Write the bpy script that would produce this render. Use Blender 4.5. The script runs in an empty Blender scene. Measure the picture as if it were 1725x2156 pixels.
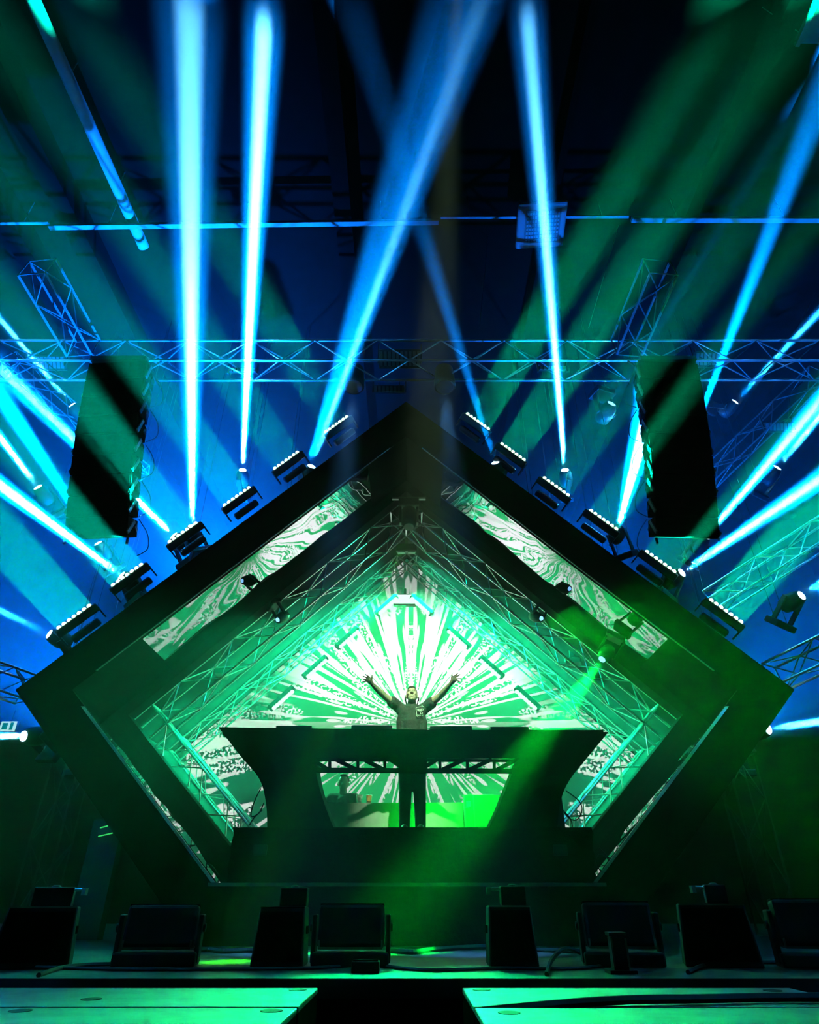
import bpy, bmesh, math, random
from mathutils import Vector, Matrix, Quaternion
random.seed(7)
sc = bpy.context.scene
C = sc.collection
V = Vector
# ------------------------------------------------------------------ camera, world, exposure
W, H, F, TH = 1725, 2156, 1310.0, math.radians(32)
EYE = V((0, 0, 1.62))
cam = bpy.data.cameras.new('camera')
cam_o = bpy.data.objects.new('camera', cam)
C.objects.link(cam_o)
cam_o.location = EYE
cam_o.rotation_euler = (math.radians(90) + TH, 0, 0)
cam.sensor_fit = 'HORIZONTAL'
cam.sensor_width = 24
cam.lens = 24 * F / W
cam.clip_end = 200
sc.camera = cam_o
vs = sc.view_settings
vs.view_transform = 'Standard'
vs.look = 'None'
vs.gamma = 1
vs.use_curve_mapping = False
vs.exposure = 5.0
EX = 1 / 32.0          # emission strengths are given as display values
world = bpy.data.worlds.new('world')
sc.world = world
world.use_nodes = True
world.node_tree.nodes['Background'].inputs[0].default_value = (0.0, 0.02, 0.06, 1)
world.node_tree.nodes['Background'].inputs[1].default_value = 0.002
sc.cycles.max_bounces = 1
sc.cycles.adaptive_threshold = 0.06
sc.cycles.adaptive_min_samples = 28
sc.cycles.diffuse_bounces = 0
sc.cycles.glossy_bounces = 2
sc.cycles.volume_bounces = 0
sc.cycles.volume_step_rate = 3.0
sc.cycles.volume_max_steps = 64
sc.cycles.caustics_reflective = False
sc.cycles.caustics_refractive = False
HAZE = 0.03

def P(px, py, Y):
    """photograph pixel at real distance Y -> point in the hall"""
    x = (px - W / 2) / F
    y = -(py - H / 2) / F
    d = V((x, math.cos(TH) - y * math.sin(TH), math.sin(TH) + y * math.cos(TH)))
    return EYE + d * (Y / d.y)

def PZ(px, py, z):
    """photograph pixel at real height z"""
    d = P(px, py, 1.0) - EYE
    return EYE + d * ((z - EYE.z) / d.z)

BLUE = (0.0, 0.22, 1.0)
# ------------------------------------------------------------------ materials
MATS = {}
def mat(name, col, rough=.6, metal=0.0, var=.25, bump=0.0, scale=6.0, spec=.5):
    if name in MATS:
        return MATS[name]
    m = bpy.data.materials.new(name)
    m.use_nodes = True
    nt = m.node_tree
    b = nt.nodes['Principled BSDF']
    b.inputs['Roughness'].default_value = rough
    b.inputs['Metallic'].default_value = metal
    b.inputs['Specular IOR Level'].default_value = spec
    if not spec:                                 # chalky surface: plain diffuse
        d_ = nt.nodes.new('ShaderNodeBsdfDiffuse'); nt.links.new(d_.outputs[0], nt.nodes['Material Output'].inputs[0])
        nt.nodes.remove(b); b = d_
    tc = nt.nodes.new('ShaderNodeTexCoord')
    n = nt.nodes.new('ShaderNodeTexNoise')
    n.inputs['Scale'].default_value = scale
    n.inputs['Detail'].default_value = 4
    nt.links.new(tc.outputs['Object'], n.inputs['Vector'])
    mx = nt.nodes.new('ShaderNodeMix')
    mx.data_type = 'RGBA'
    mx.inputs['A'].default_value = (*[c * (1 - var) for c in col], 1)
    mx.inputs['B'].default_value = (*[min(1, c * (1 + var)) for c in col], 1)
    nt.links.new(n.outputs['Fac'], mx.inputs['Factor'])
    nt.links.new(mx.outputs['Result'], b.inputs[0])
    if bump:
        bp = nt.nodes.new('ShaderNodeBump')
        bp.inputs['Strength'].default_value = bump
        bp.inputs['Distance'].default_value = .05
        nt.links.new(n.outputs['Fac'], bp.inputs['Height'])
        nt.links.new(bp.outputs['Normal'], b.inputs['Normal'])
    MATS[name] = m
    return m

def glow(name, col, strength):
    if name in MATS:
        return MATS[name]
    m = bpy.data.materials.new(name)
    m.use_nodes = True
    nt = m.node_tree
    nt.nodes.clear()
    o = nt.nodes.new('ShaderNodeOutputMaterial')
    e = nt.nodes.new('ShaderNodeEmission')
    e.inputs[0].default_value = (*col, 1)
    e.inputs[1].default_value = strength * EX
    nt.links.new(e.outputs[0], o.inputs[0])
    MATS[name] = m
    return m

BLACK = mat('black_metal', (.018, .018, .02), .5, 0, spec=.3)
CLOTH = mat('black_cloth', (.018, .018, .02), .95, 0, .3, .3, 14, 0)
PAINT = mat('black_paint', (.022, .022, .024), .8, 0, .25, .1, 5, 0)
DALU = mat('darkened_aluminium', (.3, .31, .33), .4, .6, .1, 0, 20)  # aluminium copy darkened so the overhead truss looks less lit
ALU = mat('aluminium', (.62, .63, .65), .32, .9, .1, 0, 20)
GREY = mat('grey_paint', (.22, .23, .24), .5)
PALE = mat('pale_housing', (.55, .57, .57), .5)
WHITE = mat('white_plastic', (.75, .75, .75), .5)
RUBBER = mat('cable_rubber', (.012, .012, .013), .5)
TRIM = mat('brushed_edge', (.2, .21, .21), .4, .5)
DECK = mat('stage_deck', (.2, .21, .2), .4, .5, .45, .25, 9)
LID = mat('cabinet_lid', (.5, .52, .5), .45, .35, .35, .25, 7)
CEIL = mat('ceiling_paint', (.006, .006, .0065), .9, 0, .3, spec=0)
WALL = mat('wall_paint', (.03, .03, .032), .9, 0, .3, spec=0)
LENS_BLUE = glow('lens_blue', (.35, .75, 1), 14)
LENS_DIM = glow('lens_dim', (.2, .55, 1), 2.2)
LENS_GREEN = glow('lens_green', (.55, 1, .62), 3.2)
LENS_INNER = glow('lens_inner', (.5, 1, .62), 2.0)

# ------------------------------------------------------------------ mesh helpers
class MB:
    def __init__(s):
        s.v = []; s.f = []
    def add(s, vs_, fs):
        o = len(s.v)
        s.v += [tuple(v) for v in vs_]
        s.f += [tuple(i + o for i in f) for f in fs]
        return s
    def box(s, c, size, rot=None):
        c = V(c); hx, hy, hz = [a / 2 for a in size]
        vs_ = [V((x, y, z)) for x in (-hx, hx) for y in (-hy, hy) for z in (-hz, hz)]
        if rot is not None:
            vs_ = [rot @ v for v in vs_]
        return s.add([c + v for v in vs_], [(0, 1, 3, 2), (4, 6, 7, 5), (0, 4, 5, 1), (2, 3, 7, 6), (0, 2, 6, 4), (1, 5, 7, 3)])
    def cone(s, a, b, ra, rb, n=12):
        a = V(a); b = V(b)
        q = (b - a).to_track_quat('Z', 'Y')
        vs_ = []
        for p, r in ((a, ra), (b, rb)):
            for i in range(n):
                t = 2 * math.pi * i / n
                vs_.append(p + q @ V((r * math.cos(t), r * math.sin(t), 0)))
        fs = [(i, (i + 1) % n, n + (i + 1) % n, n + i) for i in range(n)]
        fs += [tuple(range(n - 1, -1, -1)), tuple(range(n, 2 * n))]
        return s.add(vs_, fs)
    def lathe(s, a, d, prof, n=16):
        a = V(a); q = V(d).to_track_quat('Z', 'Y')
        vs_ = []
        for h, r in prof:
            for i in range(n):
                t = 2 * math.pi * i / n
                vs_.append(a + q @ V((r * math.cos(t), r * math.sin(t), h)))
        fs = []
        for k in range(len(prof) - 1):
            fs += [(k * n + i, k * n + (i + 1) % n, (k + 1) * n + (i + 1) % n, (k + 1) * n + i) for i in range(n)]
        fs += [tuple(range(n - 1, -1, -1)), tuple(range((len(prof) - 1) * n, len(prof) * n))]
        return s.add(vs_, fs)
    def prism(s, poly, vec):
        """closed polygon (list of points) extruded by vec"""
        n = len(poly); vec = V(vec)
        vs_ = [V(p) for p in poly] + [V(p) + vec for p in poly]
        fs = [tuple(range(n)), tuple(range(2 * n - 1, n - 1, -1))]
        fs += [(i, i + n, (i + 1) % n + n, (i + 1) % n) for i in range(n)]
        return s.add(vs_, fs)
    def path(s, pts, r, n=6):
        pts = [V(p) for p in pts]
        vs_ = []
        for i, p in enumerate(pts):
            d = (pts[min(i + 1, len(pts) - 1)] - pts[max(i - 1, 0)])
            q = d.to_track_quat('Z', 'Y')
            for k in range(n):
                t = 2 * math.pi * k / n
                vs_.append(p + q @ V((r * math.cos(t), r * math.sin(t), 0)))
        fs = []
        for i in range(len(pts) - 1):
            fs += [(i * n + k, i * n + (k + 1) % n, (i + 1) * n + (k + 1) % n, (i + 1) * n + k) for k in range(n)]
        fs += [tuple(range(n - 1, -1, -1)), tuple(range((len(pts) - 1) * n, len(pts) * n))]
        return s.add(vs_, fs)
    def sphere(s, c, r, sx=1, sy=1, sz=1, n=12, m=8, rot=None):
        c = V(c); vs_ = [V((0, 0, 1))]
        for j in range(1, m):
            ph = math.pi * j / m
            for i in range(n):
                t = 2 * math.pi * i / n
                vs_.append(V((math.sin(ph) * math.cos(t), math.sin(ph) * math.sin(t), math.cos(ph))))
        vs_.append(V((0, 0, -1)))
        out = []
        for v in vs_:
            v = V((v.x * r * sx, v.y * r * sy, v.z * r * sz))
            out.append(c + (rot @ v if rot is not None else v))
        fs = [(0, 1 + i, 1 + (i + 1) % n) for i in range(n)]
        for j in range(m - 2):
            a = 1 + j * n; b = a + n
            fs += [(a + i, b + i, b + (i + 1) % n, a + (i + 1) % n) for i in range(n)]
        a = 1 + (m - 2) * n; e = len(vs_) - 1
        fs += [(a + i, e, a + (i + 1) % n) for i in range(n)]
        return s.add(out, fs)
    def mesh(s, name, m):
        me = bpy.data.meshes.new(name)
        me.from_pydata(s.v, [], s.f)
        bm = bmesh.new(); bm.from_mesh(me)
        bmesh.ops.recalc_face_normals(bm, faces=bm.faces)
        bm.to_mesh(me); bm.free()
        me.materials.append(m)
        return me

def tag(o, label, cat=None, group=None, kind=None):
    if label: o['label'] = label
    if cat: o['category'] = cat
    if group: o['group'] = group
    if kind: o['kind'] = kind
    return o

def empty(name, loc, label=None, cat=None, group=None, kind=None):
    o = bpy.data.objects.new(name, None)
    o.empty_display_size = .1
    C.objects.link(o)
    o.location = loc
    return tag(o, label, cat, group, kind)

def obj(name, mb, m, parent=None, origin=None, smooth=False, bevel=0):
    """one mesh object; mb holds world coordinates, the origin (or the parent's place) is taken off"""
    base = V(origin) if origin is not None else (wloc(parent) if parent else V((0, 0, 0)))
    me = mb.mesh(name, m) if isinstance(mb, MB) else mb
    if isinstance(mb, MB) and base.length:
        me.transform(Matrix.Translation(-base))
    o = bpy.data.objects.new(name, me)
    C.objects.link(o)
    if parent:
        o.parent = parent
        o.location = base - wloc(parent)
    else:
        o.location = base
    if smooth:
        me.polygons.foreach_set('use_smooth', [True] * len(me.polygons))
    if bevel:
        bv = o.modifiers.new('bevel', 'BEVEL'); bv.width = bevel; bv.segments = 2; bv.limit_method = 'ANGLE'
    return o

def wloc(o):
    p = V((0, 0, 0))
    while o:
        p += o.location
        o = o.parent
    return p

_tubes = {}
def tube(name, a, b, r, m, parent, n=6):
    """a straight bar as its own object; all bars of a material share one mesh"""
    key = (m.name, n)
    if key not in _tubes:
        _tubes[key] = MB().cone((0, 0, 0), (0, 0, 1), 1, 1, n).mesh('bar', m)
    o = bpy.data.objects.new(name, _tubes[key])
    C.objects.link(o)
    a = V(a); b = V(b)
    o.rotation_mode = 'QUATERNION'
    o.rotation_quaternion = (b - a).to_track_quat('Z', 'Y')
    o.scale = (r, r, (b - a).length)
    if parent:
        o.parent = parent
        o.location = a - wloc(parent)
    else:
        o.location = a
    return o

def spot(parent, a, d, ang, power, col, r=.05, blend=1.0):
    l = bpy.data.lights.new('lamp', 'SPOT')
    l.energy = power; l.color = col; l.spot_size = math.radians(ang)
    l.spot_blend = blend; l.shadow_soft_size = r
    o = bpy.data.objects.new('lamp_light', l)
    C.objects.link(o)
    o.rotation_euler = V(d).to_track_quat('-Z', 'Y').to_euler()
    if parent:
        o.parent = parent; o.location = V(a) - wloc(parent)
    else:
        o.location = a
    return o

# ------------------------------------------------------------------ the hall
ST = 1.2                      # stage deck height
def struct(name, mb, m, label):
    return tag(obj(name, mb, m), label, None, None, 'structure')
RX, RY0, RY1, RZ = 13.0, -4.0, 18.0, 12.6
struct('floor', MB().box((0, 7, -.05), (26, 22, .1)), WALL, 'dark hall floor in front of the stage')
ceiling = struct('ceiling', MB().box((0, 7, RZ + .05), (26, 22, .1)), CEIL, 'dark ceiling of the hall above the stage')
struct('wall_back', MB().box((0, RY1 + .05, 6.3), (26, .1, 12.6)), WALL, 'dark back wall behind the stage')
struct('wall_left', MB().box((-RX - .05, 7, 6.3), (.1, 22, 12.6)), WALL, 'dark left wall of the hall')
struct('wall_right', MB().box((RX + .05, 7, 6.3), (.1, 22, 12.6)), WALL, 'dark right wall of the hall')
struct('wall_front', MB().box((0, RY0 - .05, 6.3), (26, .1, 12.6)), WALL, 'dark wall at the far end of the hall behind the viewer')
for x, w in ((-7.4, .35), (-6.2, .35), (5.6, .75), (2.55, .12), (-1.2, .3), (9.0, .5)):
    obj('ceiling_beam', MB().box((x, 7, RZ - .25), (w, 21.9, .5)), CEIL, ceiling)

# haze lies thick over the stage and thins out towards the ceiling
hz = obj('haze', MB().box((0, 7, 6.05), (25.8, 21.8, 12.04)), BLACK)
hm = bpy.data.materials.new('stage_haze'); hm.use_nodes = True
nt = hm.node_tree; nt.nodes.clear()
_o = nt.nodes.new('ShaderNodeOutputMaterial'); _v = nt.nodes.new('ShaderNodeVolumeScatter')
_v.inputs['Anisotropy'].default_value = 0.0
_g = nt.nodes.new('ShaderNodeNewGeometry'); _s = nt.nodes.new('ShaderNodeSeparateXYZ'); nt.links.new(_g.outputs['Position'], _s.inputs[0])
_m = nt.nodes.new('ShaderNodeMapRange'); _m.interpolation_type = 'SMOOTHSTEP'
nt.links.new(_s.outputs[2], _m.inputs[0])
for _k, _x in enumerate((6.8, 11.6, HAZE, HAZE * .12)): _m.inputs[_k + 1].default_value = _x
_f = []                                          # clear air low down in front of the stage
for _sock, _lo, _hi in ((1, 4.2, 7.8), (2, 3.5, 7.5)):
    _r = nt.nodes.new('ShaderNodeMapRange'); _r.interpolation_type = 'SMOOTHSTEP'
    nt.links.new(_s.outputs[_sock], _r.inputs[0]); _r.inputs[1].default_value = _lo; _r.inputs[2].default_value = _hi
    _f.append(_r.outputs[0])
_x = nt.nodes.new('ShaderNodeMath'); _x.operation = 'MAXIMUM'; nt.links.new(_f[0], _x.inputs[0]); nt.links.new(_f[1], _x.inputs[1])
_y = nt.nodes.new('ShaderNodeMath'); _y.operation = 'MULTIPLY'; nt.links.new(_x.outputs[0], _y.inputs[0]); nt.links.new(_m.outputs[0], _y.inputs[1])
_w = nt.nodes.new('ShaderNodeMapRange'); _w.interpolation_type = 'SMOOTHSTEP'   # thinner again over the audience
nt.links.new(_s.outputs[1], _w.inputs[0])
for _k, _q in enumerate((3.0, 8.5, .35, 1.0)): _w.inputs[_k + 1].default_value = _q
_z = nt.nodes.new('ShaderNodeMath'); _z.operation = 'MULTIPLY'; nt.links.new(_y.outputs[0], _z.inputs[0]); nt.links.new(_w.outputs[0], _z.inputs[1])
nt.links.new(_z.outputs[0], _v.inputs['Density'])
nt.links.new(_v.outputs[0], _o.inputs['Volume'])
hz.data.materials.clear(); hz.data.materials.append(hm)
try: hm.cycles.volume_sampling = 'EQUIANGULAR'
except Exception: pass
tag(hz, 'thin theatrical haze filling the hall and showing the light beams', 'haze', None, 'stuff')

# stage
SE = 4.95
stage = empty('stage', (0, SE, 0), 'wide dark stage floor with black front edge', 'stage')
obj('stage_deck', MB().box((0, (SE + 16) / 2, ST - .04), (25, 16 - SE, .08)), DECK, stage)
obj('stage_front', MB().box((0, SE + .06, ST / 2 - .045), (25, .06, ST - .09)), CLOTH, stage)
obj('stage_edge_trim', MB().box((0, SE - .012, ST - .05), (25, .024, .1)), BLACK, stage)

# ------------------------------------------------------------------ diamond tunnel
XC = -.06
DA = 8.2
ZP = EYE.z + .176             # platform top
ZC = EYE.z + 2.36             # widest point
def diamond(hx, hz, ztop_floor, Y):
    """corner points: bottom-left, left, apex, right, bottom-right"""
    k = (ZC - ztop_floor) * hx / hz
    return [V((XC - hx + k, Y, ztop_floor)), V((XC - hx, Y, ZC)), V((XC, Y, ZC + hz)), V((XC + hx, Y, ZC)), V((XC + hx - k, Y, ztop_floor))]
SIDES = ('lower left', 'upper left', 'upper right', 'lower right')
def ring(name, parent, m, o_pts, i_pts, depth, origin=None):
    out = []
    for k in range(4):
        mb = MB().prism([o_pts[k], o_pts[k + 1], i_pts[k + 1], i_pts[k]], (0, depth, 0))
        out.append(obj(name, mb, m, parent))
    return out
IX, IZ = 4.39, 4.26
OX, OZ = 5.14, 5.04
portal = empty('diamond_portal', (XC, DA, ST), 'huge black diamond-shaped stage portal framing the booth', 'stage portal')
op = diamond(OX, OZ, ST + .002, DA); ip = diamond(IX, IZ, ST + .002, DA)
ring('portal_face', portal, PAINT, op, ip, .06)
ring('portal_body', portal, PAINT, [p + V((0, .061, 0)) for p in op], diamond(IX + .07, IZ + .07, ST + .002, DA + .061), .42)
# edge strips along the opening
for k in range(4):
    a, b = diamond(IX, IZ, ZP, DA - .012)[k:k + 2]
    tw_ = .045 if k in (0, 3) else .022
    a2, b2 = diamond(IX + tw_, IZ + tw_, ZP, DA - .012)[k:k + 2]
    t0, t1 = (.0, .9) if k in (0,) else (.06, .94) if k in (1, 2) else (.1, 1.0)
    pa, pb, pc, pd = a.lerp(b, t0), a.lerp(b, t1), a2.lerp(b2, t1), a2.lerp(b2, t0)
    obj('edge_strip', MB().prism([pa, pb, pc, pd], (0, .02, 0)), ALU if k in (0, 3) else TRIM, portal)  # lower strips take the brighter metal to look lit by the screen
# glossy foil walls between the first and the second frame
MIR = bpy.data.materials.new('glossy_foil'); MIR.use_nodes = True
nt = MIR.node_tree; b = nt.nodes['Principled BSDF']
b.inputs['Base Color'].default_value = (.52, .48, .54, 1)
b.inputs['Metallic'].default_value = 1.0
b.inputs['Roughness'].default_value = .02
_tc = nt.nodes.new('ShaderNodeTexCoord'); _n = nt.nodes.new('ShaderNodeTexNoise')
_n.inputs['Scale'].default_value = 1.5; _n.inputs['Detail'].default_value = .5; _n.inputs['Distortion'].default_value = .3
nt.links.new(_tc.outputs['Object'], _n.inputs['Vector'])
_b = nt.nodes.new('ShaderNodeBump'); _b.inputs['Strength'].default_value = .3; _b.inputs['Distance'].default_value = .05
nt.links.new(_n.outputs['Fac'], _b.inputs['Height']); nt.links.new(_b.outputs['Normal'], b.inputs['Normal'])
DB, DBT, DCT, DL = 9.5, 10.05, 12.0, 12.6
def wall_ring(name, parent, m, hx, hz, y0, y1, th=.04, zf=ZP):
    a = diamond(hx, hz, zf, y0); b2 = diamond(hx + th, hz + th, zf, y0)
    for k in range(4):
        obj(name, MB().prism([a[k], a[k + 1], b2[k + 1], b2[k]], (0, y1 - y0, 0)), m, parent)
foil = empty('foil_tunnel', (XC, DA + .46, ZP), 'shiny foil lining between the portal and the second black frame, mirroring the screen', 'tunnel lining')
_a = diamond(IX + .005, IZ + .005, ZP, DA + .062); _b2 = diamond(IX + .035, IZ + .035, ZP, DA + .062)
for k in range(4):
    cuts = (0, 1) if k in (0, 3) else (0, .17, .86, 1) if k == 1 else (0, .14, .83, 1)
    for t0, t1 in zip(cuts, cuts[1:]):
        shiny = len(cuts) == 2 or t0 in (.17, .14)
        obj('foil_panel' if shiny else 'matte_panel', MB().prism([_a[k].lerp(_a[k + 1], t0), _a[k].lerp(_a[k + 1], t1), _b2[k].lerp(_b2[k + 1], t1), _b2[k].lerp(_b2[k + 1], t0)], (0, DB - DA - .067, 0)), MIR if shiny else PAINT, foil)
SAT = mat('satin_lining', (.02, .02, .021), .6, 0, .2, spec=0)
frame2 = empty('inner_frame', (XC, DB, ZP), 'narrow black diamond frame behind the shiny foil lining', 'stage frame')
ring('frame_member', frame2, PAINT, diamond(IX + .05, IZ + .05, ZP, DB), diamond(4.15, 4.03, ZP, DB), .25)
lining = empty('tunnel_lining', (XC, DBT + .5, ZP), 'smooth dark tunnel lining glowing green between the two truss diamonds', 'tunnel lining')
wall_ring('lining_panel', lining, SAT, IX + .02, IZ + .02, DB + .26, DL - .02)

# ------------------------------------------------------------------ trusses
def truss(label, A, B, w, side, bay=.5, r=.024, rb=.012, m=ALU, group=None, phase=0):
    """box truss from A to B; side = direction of one cross axis"""
    A = V(A); B = V(B); u = (B - A); L = u.length; u.normalize()
    s = V(side); s = (s - u * s.dot(u)).normalized(); t = u.cross(s)
    e = empty('box_truss', A, label, 'truss', group)
    cs = [s * a * w / 2 + t * b_ * w / 2 for a, b_ in ((-1, -1), (1, -1), (1, 1), (-1, 1))]
    for c in cs:
        tube('chord', A + c, B + c, r, m, e)
    n = max(1, round(L / bay))
    for i in range(n):
        p0 = A + u * L * i / n; p1 = A + u * L * (i + 1) / n
        for f in range(4):
            ca, cb = cs[f], cs[(f + 1) % 4]
            if (i + f + phase) % 2: ca, cb = cb, ca
            tube('brace', p0 + ca, p1 + cb, rb, m, e, 5)
    for p in (A, B):
        for f in range(4):
            tube('end_bar', p + cs[f], p + cs[(f + 1) % 4], rb, m, e, 5)
    return e
def truss_diamond(hx, hz, Y, w, words, bay, r, rb):
    pts = diamond(hx, hz, ZP + .03, Y)
    for k in range(4):
        a, b_ = pts[k], pts[k + 1]
        u = (b_ - a).normalized()
        nrm = V((0, 1, 0))
        g = w * .5
        truss(f'{SIDES[k]} aluminium box truss of the {words}', a + u * g * (1 if k else .2), b_ - u * g * (1 if k < 3 else .2), w, nrm, bay, r, rb, group=f'trusses of the {words}')
        if k < 3:
            c = empty('truss_corner', b_, f'cube corner joining trusses at the {("left end", "apex", "right end")[k]} of the {words}', 'truss corner')
            h = w / 2
            d1 = u; d2 = V((-u.z, 0, u.x)); d3 = V((0, 1, 0))
            cc = [b_ + d1 * x * h + d2 * y * h + d3 * z * h for x in (-1, 1) for y in (-1, 1) for z in (-1, 1)]
            for i in range(8):
                for j in range(i + 1, 8):
                    if bin(i ^ j).count('1') == 1:
                        tube('corner_bar', cc[i], cc[j], r, ALU, c)
truss_diamond(4.05, 3.93, DBT + .2, .42, 'front truss diamond', .5, .02, .011)
truss_diamond(4.15, 4.03, DCT + .15, .3, 'rear truss diamond by the screen', .42, .017, .009)

# ------------------------------------------------------------------ LED screen
scr_c = P(866, 1525, DL)
LED = bpy.data.materials.new('led_screen_content'); LED.use_nodes = True
nt = LED.node_tree; nt.nodes.clear(); N = nt.nodes.new; Lk = nt.links.new
def mth(op, a, b_=None, c=None):
    n = N('ShaderNodeMath'); n.operation = op
    for i, x in enumerate((a, b_, c)):
        if x is None: continue
        if isinstance(x, (int, float)): n.inputs[i].default_value = x
        else: Lk(x, n.inputs[i])
    return n.outputs[0]
def ramp(x, lo, hi):
    n = N('ShaderNodeMapRange'); n.interpolation_type = 'SMOOTHSTEP'
    Lk(x, n.inputs[0]); n.inputs[1].default_value = lo; n.inputs[2].default_value = hi
    return n.outputs[0]
def vec(x, y, z=0.0):
    n = N('ShaderNodeCombineXYZ')
    for i, q in enumerate((x, y, z)):
        if isinstance(q, (int, float)): n.inputs[i].default_value = q
        else: Lk(q, n.inputs[i])
    return n.outputs[0]
def noise(v, scale, detail=0.0):
    n = N('ShaderNodeTexNoise'); n.inputs['Scale'].default_value = scale; n.inputs['Detail'].default_value = detail
    Lk(v, n.inputs['Vector']); return n.outputs['Fac']
_tc = N('ShaderNodeTexCoord'); _sx = N('ShaderNodeSeparateXYZ'); Lk(_tc.outputs['Object'], _sx.inputs[0])
X = mth('ABSOLUTE', _sx.outputs[0]); Z = _sx.outputs[2]
R = mth('SQRT', mth('ADD', mth('MULTIPLY', X, X), mth('MULTIPLY', Z, Z)))
A_ = mth('ARCTAN2', X, Z)                       # 0 straight up
rays = ramp(noise(vec(mth('MULTIPLY', A_, 15.0), mth('MULTIPLY', R, .42), 3.1), 1.0), .55, .585)
fine = ramp(noise(vec(mth('MULTIPLY', A_, 23.0), mth('MULTIPLY', R, .8), 9.7), 1.0), .60, .63)
vor = N('ShaderNodeTexVoronoi'); vor.inputs['Scale'].default_value = 1.0; vor.inputs['Randomness'].default_value = .9
Lk(vec(mth('MULTIPLY', A_, 11.0), mth('MULTIPLY', R, 1.7), 0.0), vor.inputs['Vector'])
dash = mth('SUBTRACT', 1.0, ramp(vor.outputs['Distance'], .2, .26))
sect = ramp(noise(vec(mth('MULTIPLY', A_, 7.0), mth('MULTIPLY', R, .9), 21.0), 1.0), .52, .56)
dots = mth('MULTIPLY', ramp(noise(vec(X, Z, 0.0), 19.0, 1.0), .5, .53), sect)
near = mth('SUBTRACT', 1.0, ramp(R, .5, 2.6))
upf = ramp(Z, -.4, .9)
dashm = mth('MULTIPLY', dash, mth('SUBTRACT', 1.0, mth('MULTIPLY', upf, .6)))
white = mth('MINIMUM', 1.0, mth('ADD', mth('ADD', mth('MULTIPLY', rays, upf), mth('MULTIPLY', fine, .8)), mth('ADD', dashm, dots)))
ctr = mth('SUBTRACT', 1.0, ramp(R, .15, .5))
white = mth('MULTIPLY', white, mth('SUBTRACT', 1.0, ctr))
white = mth('MULTIPLY', white, mth('SUBTRACT', 1.0, mth('MULTIPLY', mth('MULTIPLY', ramp(R, 2.1, 3.0), upf), mth('SUBTRACT', .95, mth('MULTIPLY', fine, .6)))))
side = ramp(X, 1.6, 3.2)
low = mth('SUBTRACT', 1.0, ramp(Z, -.9, .7))
dim = mth('MULTIPLY', side, low)
cr = N('ShaderNodeMix'); cr.data_type = 'RGBA'
cr.inputs['A'].default_value = (.012, .5, .13, 1); cr.inputs['B'].default_value = (.008, .06, .045, 1)
Lk(mth('MAXIMUM', dim, mth('MULTIPLY', ramp(R, 2.0, 3.2), .9)), cr.inputs['Factor'])
cw = N('ShaderNodeMix'); cw.data_type = 'RGBA'; Lk(white, cw.inputs['Factor'])
Lk(cr.outputs['Result'], cw.inputs['A']); cw.inputs['B'].default_value = (1.0, 1.05, 1.0, 1)
gain = mth('ADD', .75, mth('MULTIPLY', mth('MULTIPLY', upf, mth('SUBTRACT', 1.0, ramp(R, 1.2, 3.2))), 1.3))
em = N('ShaderNodeEmission'); Lk(cw.outputs['Result'], em.inputs[0]); Lk(mth('MULTIPLY', gain, EX), em.inputs[1])
out = N('ShaderNodeOutputMaterial'); Lk(em.outputs[0], out.inputs[0])
screen = empty('led_screen', (scr_c.x, DL, ZP), 'large diamond LED screen with green and white rays behind the booth', 'screen')
dp = diamond(IX, IZ, ZP + .01, DL)
cab = obj('screen_back', MB().prism(diamond(IX, IZ, ZP + .01, DL + .01), (0, .12, 0)), BLACK, screen)
face = obj('screen_face', MB().add([p for p in dp], [(0, 1, 2, 3, 4)]), LED, screen, origin=scr_c)

# ------------------------------------------------------------------ platform, riser
plat = empty('platform', (0, DA, ST), 'low black platform carrying the riser under the portal', 'platform')
xl, xr = P(440, 1858, DA).x, P(1275, 1858, DA).x
PLX = 4.2
obj('platform_body', MB().box(((xl + xr) / 2, (DA + .5 + 13.2) / 2, (ST + ZP) / 2), (PLX * 1.35, 13.2 - DA - .5, ZP - ST - .004)), CLOTH, plat)
obj('platform_front', MB().box(((xl + xr) / 2, DA + .25, (ST + ZP) / 2), (xr - xl - .02, .5, ZP - ST - .004)), CLOTH, plat)
obj('platform_edge_strip', MB().box(((xl + xr) / 2, DA - .02, ZP - .02), (xr - xl, .03, .035)), TRIM, plat)
RT = EYE.z + .0896 * 8.3      # riser top
riser = empty('dj_riser', (0, 8.3, ZP), 'black cloth-covered riser under the booth', 'riser')
rl, rr = P(492, 1745, 8.3).x, P(1248, 1745, 8.3).x
rl2, rr2 = P(478, 1850, 8.3).x, P(1254, 1850, 8.3).x
def wavy_side(x0, x1, zlo, zhi, n=8, amp=.012):
    return [(x0 + (x1 - x0) * (i / n) ** 1.4 + amp * math.sin(i * 2.1), zlo + (zhi - zlo) * i / n) for i in range(n + 1)]
lsd = wavy_side(rl2, rl, ZP + .002, RT); rsd = wavy_side(rr2, rr, ZP + .002, RT)
poly = [V((x, 8.3, z)) for x, z in lsd] + [V((x, 8.3, z)) for x, z in reversed(rsd)]
obj('riser_skirt', MB().prism(poly, (0, 1.75, 0)), CLOTH, riser)
obj('riser_deck_edge', MB().box(((rl + rr) / 2, 8.3 - .012, RT - .012), (rr - rl - 1.2, .02, .02)), PAINT, riser)
for px in (548, 1180):
    q = P(px, 1790, 8.29)
    obj('socket_box', MB().box((q.x, 8.285, q.z), (.16, .03, .11)), BLACK, riser, bevel=.008)

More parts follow.
